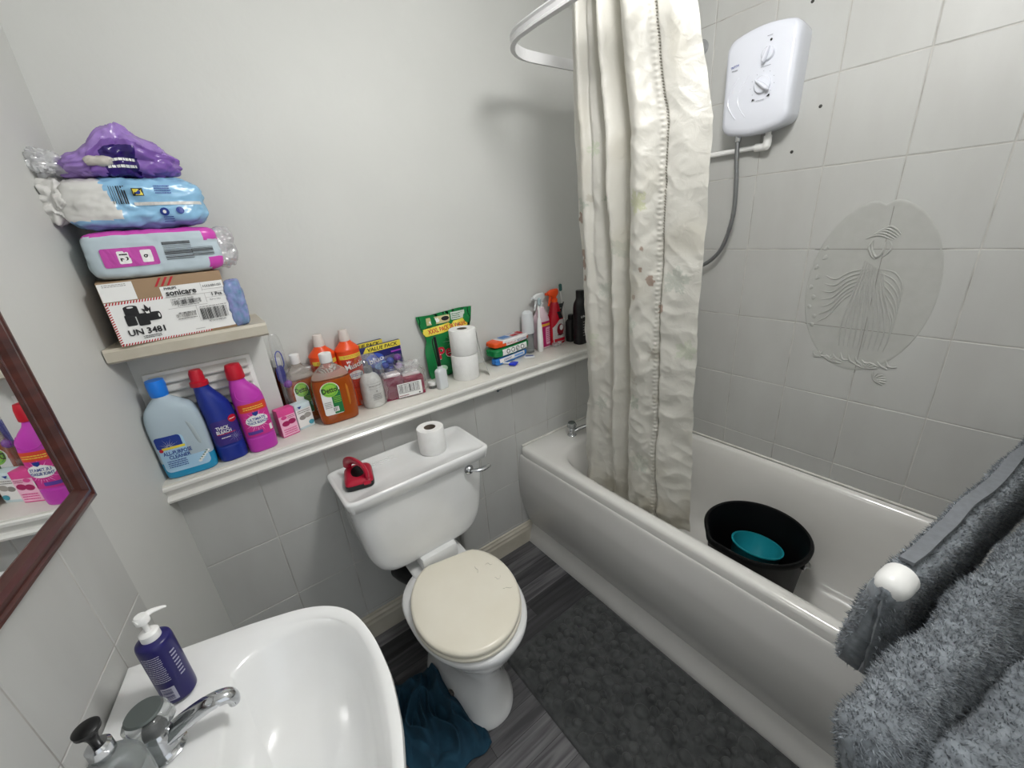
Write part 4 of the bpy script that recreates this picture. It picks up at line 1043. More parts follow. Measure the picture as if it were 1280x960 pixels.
bm = B(); tube(bm, [(-.008, 0, .092), (-.014, 0, .15), (-.018, 0, .19), (-.014, 0, .205)], .0022, 8, smooth_n=4); obj('brush_stem', bm, BLACK, t)

# ---- green laundry capsule bag
t = thing('laundry_capsule_bag', 'green laundry capsule pouch with yellow banner behind the toilet rolls', 'pouch', S(1.287, .140), 0)
GB2 = M('bag_green', '127a3f', .28)
w0 = .245
bm = B(); NXb, NZb = 40, 44
def bagpt(u, v, side):
    z = .27 * v; hw = (.118 - .018 * math.sin(PI * min(1, v / .72)) * 0 + .012 * max(0, v - .75) / .25 - .012 * (1 - v) * 0) * (1 - .12 * math.exp(-((v - .62) / .12) ** 2))
    th = .022 * (max(0, 1 - v / .80) ** .5) * (1 - abs(u) ** 2.5) * (1 - math.exp(-v * 14)) ** .5 + .0008
    x = u * hw * (1 - .10 * math.exp(-v * 6))
    y = side * th + .02 * max(0, v - .5) + .004 * noise.noise(Vector((u * 3, v * 5, side))) * 2
    z += .003 * math.sin(u * 3) * v
    return Vector((x, y, z))
for side in (-1, 1):
    G = [[bm.verts.new(bagpt(-1 + 2 * i / NXb, j / NZb, side)) for j in range(NZb + 1)] for i in range(NXb + 1)]
    for i in range(NXb):
        for j in range(NZb): bm.faces.new((G[i][j], G[i + 1][j], G[i + 1][j + 1], G[i][j + 1]))
bmesh.ops.remove_doubles(bm, verts=bm.verts[:], dist=.0018)
obj('pouch', bm, GB2, t)
def bagsurf(x, z):
    v = max(0, min(1, z / .27)); hw = .118; u = max(-1, min(1, x / hw)); return bagpt(u, v, -1).y - .001
d = Dec(); d.poly([(-.112, .196), (-.10, .184), (.092, .194), (.110, .232), (-.098, .212), (-.112, .206)], YE); d.poly([(-.106, .186), (.098, .196), (.106, .226), (-.11, .214)], YE); d.text('XXXL PACK 38 WASHES', .004, .206, .018, RED, 3, wmax=.19)
d.rect(-.088, .226, .018, .256, M('sand_print', 'c9bf8e')); d.rrect(-.078, .232, -.03, .25, .008, PAPER); d.ell(-.004, .243, .018, .009, INK); d.rect(.024, .230, .092, .262, M('silver_print', 'cfd6cf')); d.lines(.028, .234, .088, .258, 3, DGR, 4)
d.star(.005, .15, .004, .045, 10, M('mint_print', 'bfe3c4')); d.rect(-.096, .03, .02, .06, DGR)
d.text('Persil', .006, .112, .050, PAPER, 4, wmax=.19); d.text('Persil', .006, .113, .048, M('persil_red', 'c21838'), 4, wmax=.185)
d.ell(-.055, .04, .02, .015, M('mint_print', 'bfe3c4')); d.build('pouch_print', t, bagsurf, step=.01)

# ---- toilet rolls
TP = mat('tissue_paper', 'eeeeec', .9, bump=(220, .35, .004), vary=(40, 'e2e2df', .4))
def roll(label, loc, r=.055, h=.103, group=None, tail=False, core='6b6157'):
    t = thing('toilet_roll', label, 'toilet roll', loc, 20, group)
    bm = B(); lathe(bm, [(.021, h), (.022, h + .0005), (r - .002, h), (r, h - .003), (r * 1.004, h * .5), (r, .003), (r - .002, 0), (.021, 0)], seg=56, cap0=False, cap1=False); obj('paper_roll', bm, TP, t, ang=35)
    bm = B(); lathe(bm, [(.0212, .001), (.0212, h - .001), (.0198, h - .001), (.0198, .001)], seg=32, cap0=False, cap1=False); obj('core', bm, M('core_' + core, core, .8), t)
    return t
roll('toilet roll standing on the shelf, lower of the stacked two', S(1.302, .055))
t = roll('toilet roll resting upon another on the shelf, with loose trailing sheet', S(1.306, .055, .1045))
bm = B(); G = []
for j in range(25):
    v_ = j / 24; row = []
    for i in range(9):
        u = i / 8
        z = .088 - .19 * v_; out = .001 + .038 * v_ ** 1.8
        a = R(-48)
        base_ = Vector((math.cos(a), math.sin(a), 0)) * (.0555 + out)
        tang = Vector((-math.sin(a), math.cos(a), 0))
        row.append(bm.verts.new(base_ + tang * (.0 + .035 * (u - .5) * (1 + .5 * v_)) + Vector((0, 0, max(-.1035, z + .006 * math.sin(u * 4 + v_ * 3)) if v_ < .99 else -.103))))
    G.append(row)
for j in range(24):
    for i in range(8): bm.faces.new((G[j][i], G[j][i + 1], G[j + 1][i + 1], G[j + 1][i]))
o = obj('loose_sheet', bm, TP, t); md = o.modifiers.new('s', 'SOLIDIFY'); md.thickness = .0006
roll('toilet roll standing alone on the cistern lid', (1.022, -.135, .797), .048, .094)

# ---- wipes stacks
def pack(name, label, loc, rz, w_, d_, h_, base, seed, dec=None, mfn=None, mats=None, tilt=0, cat_='package'):
    t = thing(name, label, cat_, loc, rz)
    o = obj('wrapper', pillow(w_, d_, h_, 5, .003, 34, seed, 22, mfn), mats or base, t)
    if dec: dec.build('wrapper_print', t, pill_surf(w_, d_, h_, 5, .003, 34, seed), step=.006)
    return t
d = Dec(); d.rect(-.085, .012, .08, .03, PAPER); d.lines(-.06, .016, -.01, .026, 2, DB, 5); d.rect(.01, .016, .07, .026, SKY)
pack('toothpaste_carton', 'long blue and white tube carton, bottom of the wipes stack', S(1.560, .095), 10, .21, .045, .034, M('mid_blue_card', '2e78c8', .3), 3, d)
d = Dec()
d.rect(-.075, .008, .085, .036, PAPER)
for k in range(4): d.ell(-.04 + .03 * k, .022, .011, .011, M('slate_print', '4c5b56'), 16); d.ell(-.04 + .03 * k, .022, .0075, .0075, PAPER, 14)
pack('wet_wipes_pack', 'green and white wipes packet, middle of the wipes stack', S(1.565, .11, .034), 9, .225, .085, .042, M('wipe_green', '128045', .3), 5, d)
d = Dec(); d.rect(-.05, .006, .085, .022, PAPER); d.lines(-.045, .009, .01, .019, 2, RED, 5); d.lines(.02, .008, .08, .02, 2, DB)
t = pack('wet_wipes_pack', 'orange and white wipes packet, top of the wipes stack', S(1.570, .112, .076), 8, .22, .08, .030, M('wipe_orange', 'e4551f', .3), 7, d, mfn=lambda x, y, z: 1 if (z > .6 and x > -.6) else 0, mats=[M('wipe_orange', 'e4551f', .3), M('wipe_white', 'e3e0e0', .3)])
d = Dec(); d.rect(-.05, -.02, -.0, .02, SKY); d.rect(.01, -.022, .05, .0, RED); d.rect(.06, -.02, .085, .02, RED); d.lines(-.045, -.015, -.005, .015, 4, DB, 4); d.lines(.01, .006, .05, .022, 3, DB, 6)
bm_o = d.build('top_print', t, 0.0)
for v in bm_o.data.vertices: v.co = Vector((v.co.x, v.co.z, .0325 + -v.co.y))
# ---- blue razor head and small sachet
t = thing('razor', 'small blue and white disposable razor lying on the shelf', 'razor', S(1.513, .04, .004), -62)
bm = B(); tube(bm, [(-.055, 0, .003), (-.02, 0, .004), (.01, 0, .006)], lambda u: .0045, 10, flat=.7); obj('handle', bm, WHITE, t)
bm = B(); box(bm, .008, -.018, 0, .04, .018, .009, .002); obj('razor_head', bm, M('cobalt_plastic', '2036c4', .3), t)
t = thing('sachet', 'small white printed sachet lying flat before the electric toothbrush', 'sachet', S(1.642, .05, .0005), -40)
bm = B(); box(bm, -.025, -.016, 0, .025, .016, .008, .003); obj('pouch', bm, M('sachet_white', 'dfe0e2', .3), t)
d = Dec(); d.rect(-.018, -.010, .018, .010, M('sachet_blue', '8a93b8')); d.lines(-.015, -.008, .015, .008, 3, DB); q = d.build('sachet_print', t, 0)
for v in q.data.vertices: v.co = Vector((v.co.x, v.co.z, .0082 - v.co.y))
# ---- right end of the shelf
t = thing('travel_bottle', 'clear upturned bottle with frosted white upper half beside the wipes', 'bottle', S(1.695, .115), 0)
bm = B(); lathe(bm, [(.022, 0), (.025, .003), (.026, .09), (.02, .098)], seg=28); obj('bottle_body', bm, CLEAR, t)
bm = B(); lathe(bm, [(.029, .096), (.030, .098), (.029, .17), (.026, .192), (.014, .202), (.004, .204)], seg=28); obj('cap', bm, M('frosted_white', 'd5d9db', .3), t)
def trigger(t, z, col, s=1, flip=-1):
    bm = B(); lathe(bm, [(.016 * s, z - .004), (.0165 * s, z), (.0165 * s, z + .016), (.011 * s, z + .02)], seg=24); obj('trigger_collar', bm, col, t)
    bm = B(); Loft([(z + .016, 0, .010, .009, 3), (z + .026, -.002, .013, .0105, 3), (z + .038, flip * .010, .034, .0115, 3.5), (z + .050, flip * .010, .036, .011, 3.5), (z + .060, flip * .004, .028, .009, 3), (z + .064, 0, .02, .005, 3)]).mesh(bm, seg=28)
    lathe(bm, [(.006, 0), (.007, flip * .003), (.007, flip * .012)], (flip * .044, 0, z + .046), 16, axis='X'); obj('spray_head', bm, col, t)
    bm = B(); tube(bm, [(flip * .026, 0, z + .036), (flip * .030, 0, z + .015), (flip * .036, 0, z - .004), (flip * .040, 0, z - .014)], lambda u: .005 - .0015 * u, 10, smooth_n=4, flat=1.6); obj('trigger', bm, col, t)
t = thing('spray_bottle', 'clear and magenta trigger spray bottle behind the electric toothbrush', 'spray bottle', S(1.790, .128), 4)
L_ = Loft([(0, 0, .038, .026, 3), (.004, 0, .042, .03, 3), (.13, 0, .042, .03, 3), (.155, 0, .038, .028, 2.6), (.19, 0, .022, .02, 2), (.205, 0, .0145, .0145, 2)])
obj('bottle_body', L_.mesh(), M('pale_pink_plastic', 'dcc3cc', .15), t)
d = Dec(); MGR = M('crimson_label', 'b0135e'); d.rect(-.040, .01, .040, .135, MGR); d.rect(-.041, .112, .041, .124, M('gold_print', 'e0a432')); d.rrect(-.002, .02, .038, .105, .006, M('rose_print', 'dba7bb')); d.lines(.004, .03, .034, .098, 7, MGR, 6); d.star(.02, .152, .003, .014, 8, MGR); d.build('label', t, L_.surf)
trigger(t, .205, M('clear_white', 'd8dadb', .15), .9)
t = thing('electric_toothbrush', 'white electric toothbrush standing upright before the magenta spray bottle', 'toothbrush', S(1.742, .085), 0)
bm = B(); lathe(bm, [(.012, 0), (.0145, .003), (.0145, .06), (.012, .12), (.009, .15), (.006, .165)], seg=24); obj('handle', bm, WHITE, t)
bm = B(); tube(bm, [(0, 0, .16), (0, 0, .21), (0, -.001, .238)], lambda u: .0055 - .0015 * u, 12); obj('neck', bm, WHITE, t)
bm = B(); Loft([(.222, 0, .006, .003, 2, -.006), (.23, 0, .0085, .008, 2.4, -.007), (.25, 0, .0085, .008, 2.4, -.007), (.258, 0, .005, .003, 2, -.006)]).mesh(bm, seg=20); obj('brush_head', bm, M('bristle_grey', '9fb0b4', .7), t)
t = thing('spray_bottle', 'red trigger spray bottle with orange head near the curtain', 'spray bottle', S(1.885, .132), 2)
L_ = Loft([(0, 0, .044, .028, 3), (.004, 0, .048, .032, 3), (.07, 0, .050, .033, 3), (.12, 0, .046, .031, 2.8), (.165, 0, .030, .025, 2.4), (.20, 0, .022, .02, 2), (.212, 0, .016, .016, 2)])
obj('bottle_body', L_.mesh(), M('cherry_plastic', 'b41226', .25), t)
d = Dec(); SV = M('silver_label', 'b9b6b4'); d.rrect(-.040, .012, .040, .055, .01, SV); d.poly([(-.042, .03), (.042, .03), (.042, .125), (.0, .125), (-.042, .09)], SV); d.ell(.004, .075, .024, .03, M('dark_red_print', '7d1020')); d.ell(.01, .085, .012, .014, PAPER); d.lines(-.018, .045, .026, .057, 1, INK, 2); d.rect(-.036, .016, .036, .032, RED); d.poly([(-.01, .165), (.016, .165), (.03, .13), (.0, .13)], INK); d.build('label', t, L_.surf)
trigger(t, .210, M('trigger_orange', 'f0521e', .3))
t = thing('toothbrush', 'toothbrush with green bristles propped upright behind the red spray bottle', 'toothbrush', S(1.948, .145), 0)
bm = B(); tube(bm, [(.02, 0, 0), (.012, 0, .12), (-.004, .004, .25), (-.006, .004, .275)], lambda u: .0045 - .002 * u, 10); obj('handle', bm, WHITE, t)
bm = B(); Loft([(.255, -.006, .004, .004, 2.4), (.26, -.006, .008, .007, 2.6), (.285, -.007, .008, .007, 2.6), (.29, -.007, .004, .004, 2.4)]).mesh(bm, seg=18); obj('bristles', bm, M('bristle_green', '3b6b66', .7), t)
t = thing('toiletry_bottle', 'small dark bottle with white label between red spray and tall black bottle', 'bottle', S(1.966, .100), 0)
L_ = Loft([(0, 0, .024, .018, 4), (.003, 0, .027, .021, 4), (.10, 0, .027, .021, 4), (.112, 0, .018, .018, 2.5)]); obj('bottle_body', L_.mesh(), M('charcoal_plastic', '2a2b2b', .3), t)
d = Dec(); d.rect(.0, .012, .024, .095, PAPER); d.rect(.005, .045, .019, .075, INK); d.lines(.003, .02, .021, .04, 3, INK); d.build('label', t, L_.surf)
bm = B(); lathe(bm, [(.016, .112), (.017, .114), (.016, .135), (.012, .138)], seg=24); obj('cap', bm, BLACK, t)
t = thing('razor', 'black and silver razor leaning upright behind the small dark bottle', 'razor', S(1.962, .135), 0)
bm = B(); tube(bm, [(-.02, 0, 0), (-.03, 0, .10), (-.034, 0, .17)], .005, 10); obj('handle', bm, BLACK, t)
bm = B(); tube(bm, [(-.034, -.001, .13), (-.03, -.001, .16), (-.012, 0, .20)], .003, 8); box(bm, -.048, -.006, .175, -.022, .006, .195, .002); obj('razor_head', bm, M('razor_grey', '4a4d50', .3, metal=.5), t)
t = thing('shampoo_bottle', 'tall black toiletry bottle half hidden by the curtain edge', 'bottle', S(1.962, .032), 0)
L_ = Loft([(0, 0, .030, .024, 3), (.004, 0, .034, .028, 3), (.16, 0, .034, .028, 3), (.20, 0, .032, .026, 2.6), (.222, 0, .022, .02, 2), (.23, 0, .02, .02, 2)]); obj('bottle_body', L_.mesh(), M('matte_black_plastic', '101113', .35), t)
bm = B(); lathe(bm, [(.0195, .228), (.02, .23), (.02, .262), (.018, .264)], seg=24); obj('cap', bm, BLACK, t)
d = Dec(); d.text('LYNX', -.002, .14, .010, PAPER); d.lines(-.01, .04, .012, .12, 6, GB, 9); d.build('label', t, L_.surf)
t = thing('plastic_scrap', 'crumpled scrap of clear plastic on the shelf by the red spray', 'scrap', S(1.85, .085), 0)
obj('film_scrap', pillow(.05, .03, .02, 2.5, .012, 40, 31, 14), film('milky_film'), t, ang=20)
# ---- scourer on the cistern
t = thing('scrubbing_brush', 'red handled scrubbing brush with black base on the cistern lid', 'brush', (.752, -.135, .797), -14)
bm = B(); Loft([(0, 0, .042, .060, 6), (.004, 0, .045, .063, 6), (.014, 0, .045, .063, 6), (.017, 0, .043, .061, 6)]).mesh(bm, seg=40); obj('base_pad', bm, BLACK, t)
CR = M('crimson_plastic', 'b01232', .3)
bm = B(); Loft([(.030, 0, .022, .038, 2), (.0345, 0, .021, .036, 2)]).mesh(bm); obj('finger_recess', bm, BLACK, t)
bm = B(); Loft([(.016, 0, .044, .060, 6), (.022, 0, .043, .059, 6), (.030, 0, .036, .052, 5), (.033, 0, .03, .046, 4)]).mesh(bm, seg=40); box(bm, .012, -.068, .014, .034, -.058, .024, .003); obj('plate', bm, CR, t)
bm = B(); tube(bm, [(.026, -.046, .028), (.026, -.045, .048), (.016, -.026, .066), (-.006, .010, .070), (-.024, .038, .056), (-.030, .048, .030)], lambda u: .014 + .004 * math.sin(u * PI), 18, smooth_n=6, flat=.42); obj('grip', bm, CR, t)

# ---- cardboard box on the ledge
Z = 1.3352
CB = M('cardboard', '9c8266', .75)
t = thing('cardboard_box', 'brown cardboard box with big white shipping labels, bottom of the ledge stack', 'box', (.432, .036, Z), 6.5)
w2, d2, hh = .121, .078, .150
bm = B(); box(bm, -w2, -d2, 0, w2, d2, hh, .0015); obj('carton', bm, CB, t)
d = Dec(); SR = M('label_red', 'b8202c')
# red striped label border
d.rect(-w2 + .001, .002, .06, .104, PAPER)
d.l += 1
for k in range(34):
    x = -w2 + .002 + k * .0054; d._a([(x, .098), (x + .0028, .098), (x + .0055, .104), (x + .0027, .104)], SR); d._a([(x, .002), (x + .0028, .002), (x + .0055, .007), (x + .0027, .007)], SR)
for k in range(18):
    z = .003 + k * .0055; d._a([(-w2 + .001, z), (-w2 + .001, z + .0028), (-w2 + .0065, z + .0055), (-w2 + .0065, z + .0027)], SR)
d.rect(-w2 + .001, .106, -.058, .147, PAPER); d.lines(-.112, .138, -.07, .145, 2, GB, 3)
d.rect(-.012, .006, w2 - .002, .126, PAPER)
for x in (-.008, .004, .016): d.poly([(x - .012, .128), (x - .007, .128), (x + .006, .148), (x + .001, .148)], SR)
# battery pictogram
d.rect(-.092, .066, -.066, .088, INK); d.ell(-.079, .088, .013, .005, INK); d.ell(-.079, .0885, .006, .002, PAPER); d.rrect(-.095, .046, -.076, .072, .003, INK); d.rrect(-.074, .043, -.052, .072, .003, INK); d.rrect(-.062, .052, -.030, .072, .004, INK); d.ell(-.031, .062, .004, .010, INK); d.ell(-.031, .062, .0018, .005, PAPER)
d.poly([(-.056, .072), (-.060, .083), (-.054, .080), (-.052, .092), (-.046, .081), (-.042, .085), (-.044, .072)], INK); d.poly([(-.053, .070), (-.055, .076), (-.050, .074), (-.047, .077), (-.047, .07)], PAPER)
d.text('UN 3481', -.064, .030, .014, INK, wmax=.07); d.lines(-.075, .012, -.04, .02, 2, INK, 3)
d.text('PHILIPS', .008, .121, .0055, INK, wmax=.03); d.text('sonicare', .027, .110, .013, INK, wmax=.062); d.text('ELECTRIC TOOTHBRUSH', .024, .1005, .0038, INK, bold=False, wmax=.064)
d.text('HX6481/50', .094, .116, .006, INK, wmax=.042, bold=False); d.text('1 Pcs.', .100, .094, .008, INK, wmax=.032); d.text('Made in China', .092, .081, .003, INK, bold=False, wmax=.028)
for x0, z0, x1, z1 in ((-.01, .0985, .119, .0991), (.070, .1075, .119, .1081), (.070, .105, .0706, .125), (.072, .075, .0726, .098), (.072, .0865, .119, .0870), (-.01, .0715, .072, .0721), (.046, .030, .0466, .0715)): d.rect(x0, z0, x1, z1, GB)
d.text('12NC: 8819 481 85080', .024, .093, .0035, INK, bold=False, wmax=.07); d.bars(.0, .079, .062, .090, 30, INK, 2); d.lines(.01, .075, .055, .078, 1, INK, 4)
d.bars(.006, .056, .043, .060, 20, INK, 6); d.bars(.0, .048, .042, .056, 26, GB, 8); d.lines(.002, .042, .042, .047, 1, GB, 5)
d.lines(.052, .064, .112, .068, 1, GB, 3); d.bars(.052, .033, .112, .062, 26, INK, 12); d.text('18710103988335', .082, .028, .004, INK, bold=False, wmax=.05); d.lines(.03, .012, .05, .015, 1, GB, 3)
d.build('shipping_label', t, -d2, eps=.00012)
# ---- packs above
def squash_pack(name, label, loc, rz, w_, d_, h_, mats, mfn, n, na, ns, seed, dec, fn=None, film_ends=()):
    t = thing(name, label, 'package', loc, rz)
    o = obj('wrapper', pillow(w_, d_, h_, n, na, ns, seed, 34, mfn), mats, t, ang=75)
    pr_ = None
    if dec: pr_ = dec.build('wrapper_print', t, pill_surf(w_, d_, h_, n, na, ns, seed), step=.006, eps=.0001)
    if fn:
        warp(o, fn); 
        if pr_: warp(pr_, fn)
    return t, o
PB = M('pale_blue_film', 'bccbd3', .25); MP = M('magenta_film', 'cc4cb0', .22); GBAR = M('bar_grey', '55595c')
d = Dec(); d.rrect(-.103, .028, -.002, .070, .005, M('magenta_print_2', 'c24aa8')); d.rrect(-.075, .035, -.053, .063, .003, PAPER); d.text('12', -.064, .049, .014, INK, -90); d.rrect(-.033, .035, -.012, .063, .003, PAPER); d.text('6', -.022, .049, .012, INK, -90)
d.bars(.012, .036, .068, .078, 11, GBAR, 4, False); d.bars(.066, .040, .112, .062, 7, GBAR, 4, False)
def f1(c): return Vector((c.x, c.y, c.z))
t, o = squash_pack('sanitary_pad_pack', 'pale blue and magenta packet lying directly on the cardboard box', (.447, .045, Z + .151), 3, .262, .165, .108, [PB, MP, M('paper_white_film', 'd8d8d6', .3)], lambda x, y, z: (1 if z > .90 else (1 if x > .72 and z > .0 and (z > .7 or z < .32) else 0)), 7, .0025, 22, 3, d)
bm = pillow(.07, .12, .095, 3.2, .008, 30, 9, 20)
o2 = obj('film_end', bm, film('milky_film', gloss=.15, op=.3), t); o2.location = (.135, .0, .008)
LB2 = M('sky_film', '8fbfe0', .22); WF = M('white_film', 'd5d4d0', .35)
d = Dec(); d.rect(-.002, .068, .018, .084, INK); d.rect(-.0, .0695, .0165, .0825, YE); d.ell(.008, .076, .005, .005, DB); d.bars(-.04, .052, -.012, .090, 7, INK, 2); d.rect(-.005, .048, .125, .055, WF); d.ell(.045, .033, .009, .009, DB, 16); d.ell(.076, .035, .008, .008, DB, 16); d.ell(.045, .033, .0035, .004, PAPER, 10); d.lines(.04, .010, .06, .024, 3, DB, 4); d.lines(.04, .072, .07, .092, 4, M('mid_blue_print', '2b3f9a'), 4)
t, o = squash_pack('nappy_pack', 'sky blue and white packet lying between the purple bag and pink packet', (.442, .048, Z + .262), 3, .268, .155, .112, [LB2, WF], lambda x, y, z: 1 if (x < -.42 + .25 * (1 - z) * (1 if y < 0 else .2) and x > -1.2 and not (z < .18)) else 0, 4.2, .008, 20, 14, d)
bm = pillow(.075, .09, .085, 3, .012, 34, 19, 22); o2 = obj('gathered_end', bm, WF, t, ang=50); o2.location = (-.128, -.01, .022)
PU = M('purple_film', '7d5aa8', .2); PD = M('dark_purple_film', '2e1a66', .2); LL = M('lilac_film', '9a7cc0', .22)
d = Dec(); d.lines(-.022, .012, .028, .032, 2, PAPER, 5)
def f3(c):
    k = math.exp(-((c.x - .01) / .045) ** 2); z = c.z * (1 + .42 * k - .15 * max(0, c.x / .12) - .35 * (1 if c.x < -.02 else 0) * min(1, (-.02 - c.x) / .05)); return Vector((c.x, c.y, z))
t, o = squash_pack('nappy_bag', 'crumpled purple plastic bag of pads on top of the whole ledge stack', (.438, .045, Z + .370), 3, .215, .14, .080, [PU, PD, LL], lambda x, y, z: (1 if (-.25 < x < .3 and z < .60) else (2 if x < -.5 or z > .7 else 0)), 3.2, .013, 24, 23, d, f3)
bm = pillow(.05, .025, .02, 3, .004, 40, 4, 14); o2 = obj('foil_flap', bm, M('foil_cream', 'c4beb6', .2), t); o2.location = (-.035, -.070, .022)
bm = pillow(.07, .08, .05, 2.6, .012, 36, 44, 18); o2 = obj('film_tail', bm, film('milky_film2', gloss=.15, op=.55), t); o2.location = (-.125, -.005, .008)
# small purple packet leaning at the right of the carton
t = thing('tissue_packet', 'small iridescent lilac packet standing beside the cardboard box', 'packet', (.578, -.012, Z), -6)
BP = M('lilac_foil', '8f93c8', .2, vary=(60, '3a8f9a', .6))
o = obj('wrapper', pillow(.042, .05, .122, 4.5, .004, 40, 6, 18), BP, t)

# ================================================================== FLOOR THINGS
# bath mat with pebble relief
t = thing('bath_mat', 'dark grey pebble-textured bath mat on the floor along the bath', 'mat', (1.275, -.865, .001), 0)
rd = random.Random(8); peb = []
tries = 0
while len(peb) < 420 and tries < 12000:
    tries += 1
    x, y = rd.uniform(-.205, .205), rd.uniform(-.39, .39); r_ = rd.uniform(.013, .026)
    if all((x - a) ** 2 + (y - b) ** 2 > ((r_ + c) * .88) ** 2 for a, b, c, *_ in peb): peb.append((x, y, r_, rd.uniform(0, 3.14), rd.uniform(.7, 1), rd.uniform(.6, 1.1)))
cells = {}
for p in peb:
    for i in range(int((p[0] - .03 + 1) * 30), int((p[0] + .03 + 1) * 30) + 1):
        for j in range(int((p[1] - .03 + 1) * 30), int((p[1] + .03 + 1) * 30) + 1): cells.setdefault((i, j), []).append(p)
def mat_h(x, y):
    h_ = 0
    for a, b, r_, ro, el, hh_ in cells.get((int((x + 1) * 30), int((y + 1) * 30)), ()):
        dx, dy = x - a, y - b; u = dx * math.cos(ro) + dy * math.sin(ro); v = (-dx * math.sin(ro) + dy * math.cos(ro)) / el
        q_ = (u * u + v * v) / (r_ * r_)
        if q_ < 1: h_ = max(h_, .014 * hh_ * (1 - q_ ** 2) ** .5)
    return h_
bm = B(); nx_, ny_ = 190, 340; G = []
for i in range(nx_ + 1):
    row = []
    for j in range(ny_ + 1):
        x = -.232 + .464 * i / nx_; y = -.425 + .85 * j / ny_
        e = min(x + .232, .232 - x, y + .425, .425 - y)
        h_ = .009 * min(1, (e / .006) ** .5) if e > 0 else 0
        if e > .014: h_ += mat_h(x, y) - .001
        h_ += .0012 * noise.noise(Vector((x * 60, y * 60, 0)))
        row.append(bm.verts.new((x, y, max(.0005, h_))))
    G.append(row)
for i in range(nx_):
    for j in range(ny_): bm.faces.new((G[i][j], G[i + 1][j], G[i + 1][j + 1], G[i][j + 1]))
obj('mat_pile', bm, mat('mat_fleece', '4c4e4e', .95, vary=(26, '2f3132', 1), bump=(900, .3, .001), sheen=.15), t, ang=180)

# blue cloth crumpled beside the pan
def cloth_heap():
    bm = B(); n1, n2 = 90, 110; G = []
    for i in range(n1 + 1):
        row = []
        for j in range(n2 + 1):
            u, v = i / n1, j / n2
            x = .64 + .165 * u + .03 * noise.noise(Vector((v * 3, 1, 0))); y = -.27 - .36 * v + .03 * noise.noise(Vector((u * 3, 5, 0)))
            x += -.035 * math.sin(v * PI) * (1 - u) + .045 * v * u
            f = .5 + .5 * math.sin((u * 2.0 + .9 * v + .5 * noise.noise(Vector((u * 3, v * 3, 2)))) * 7)
            rdg = 1 - abs(noise.noise(Vector((u * 4.2 + v, v * 3.2, 7)))) * 3.0
            e = min(u, 1 - u, v, 1 - v); ee = min(1, e / .16)
            h_ = .004 + ee * (.026 * f + .052 * max(0, rdg) + .02 * (1 - abs(2 * u - 1)))
            h_ += .06 * max(0, (u - .62) / .38) * math.sin(PI * min(1, v * 1.1)) * (1 if u < .97 else .8)
            row.append(bm.verts.new((x, y, h_)))
        G.append(row)
    for i in range(n1):
        for j in range(n2): bm.faces.new((G[i][j], G[i + 1][j], G[i + 1][j + 1], G[i][j + 1]))
    o = obj('floor_cloth', bm, mat('teal_cloth', '194257', .9, bump=(400, .4, .002), vary=(20, '113143', .7)), ang=180)
    o.modifiers.new('s', 'SOLIDIFY').thickness = .003
    setp(o, 'dark teal cloth crumpled on the floor against the toilet foot', 'cloth')
cloth_heap()

# ================================================================== TOWEL RACK
DIRB = Vector((math.cos(R(-8)), math.sin(R(-8)), 0)); PRP = Vector((-DIRB.y, DIRB.x, 0))
def bar_pt(p0, s): return p0 + DIRB * s
t = thing('towel_rack', 'wall-mounted rack whose white bar end shows through the grey towels', 'towel rack', (0, 0, 0))
bars_ = [Vector((1.27, -1.334, .95)), Vector((.985, -1.366, .925)), Vector((1.03, -1.437, .87))]
angs = [-8, -9.5, -14]
for k, b_ in enumerate(bars_):
    DIRB = Vector((math.cos(R(angs[k])), math.sin(R(angs[k])), 0)); PRP = Vector((-DIRB.y, DIRB.x, 0))
    ln = (XR - .01 - b_.x) / DIRB.x
    bm = B(); tube(bm, [b_ + DIRB * .03, bar_pt(b_, ln)], .008, 12); obj('bar', bm, WHITE, t)
bm = B(); box(bm, XR - .03, -1.75, .82, XR - .002, -1.44, .98, .004); obj('wall_plate', bm, WHITE, t)
FUR = mat('towel_grey', '868d93', .95, vary=(60, '54595f', .9), sheen=.3)
FURB = mat('towel_band', '74787d', .9, vary=(90, '66696d', .6))
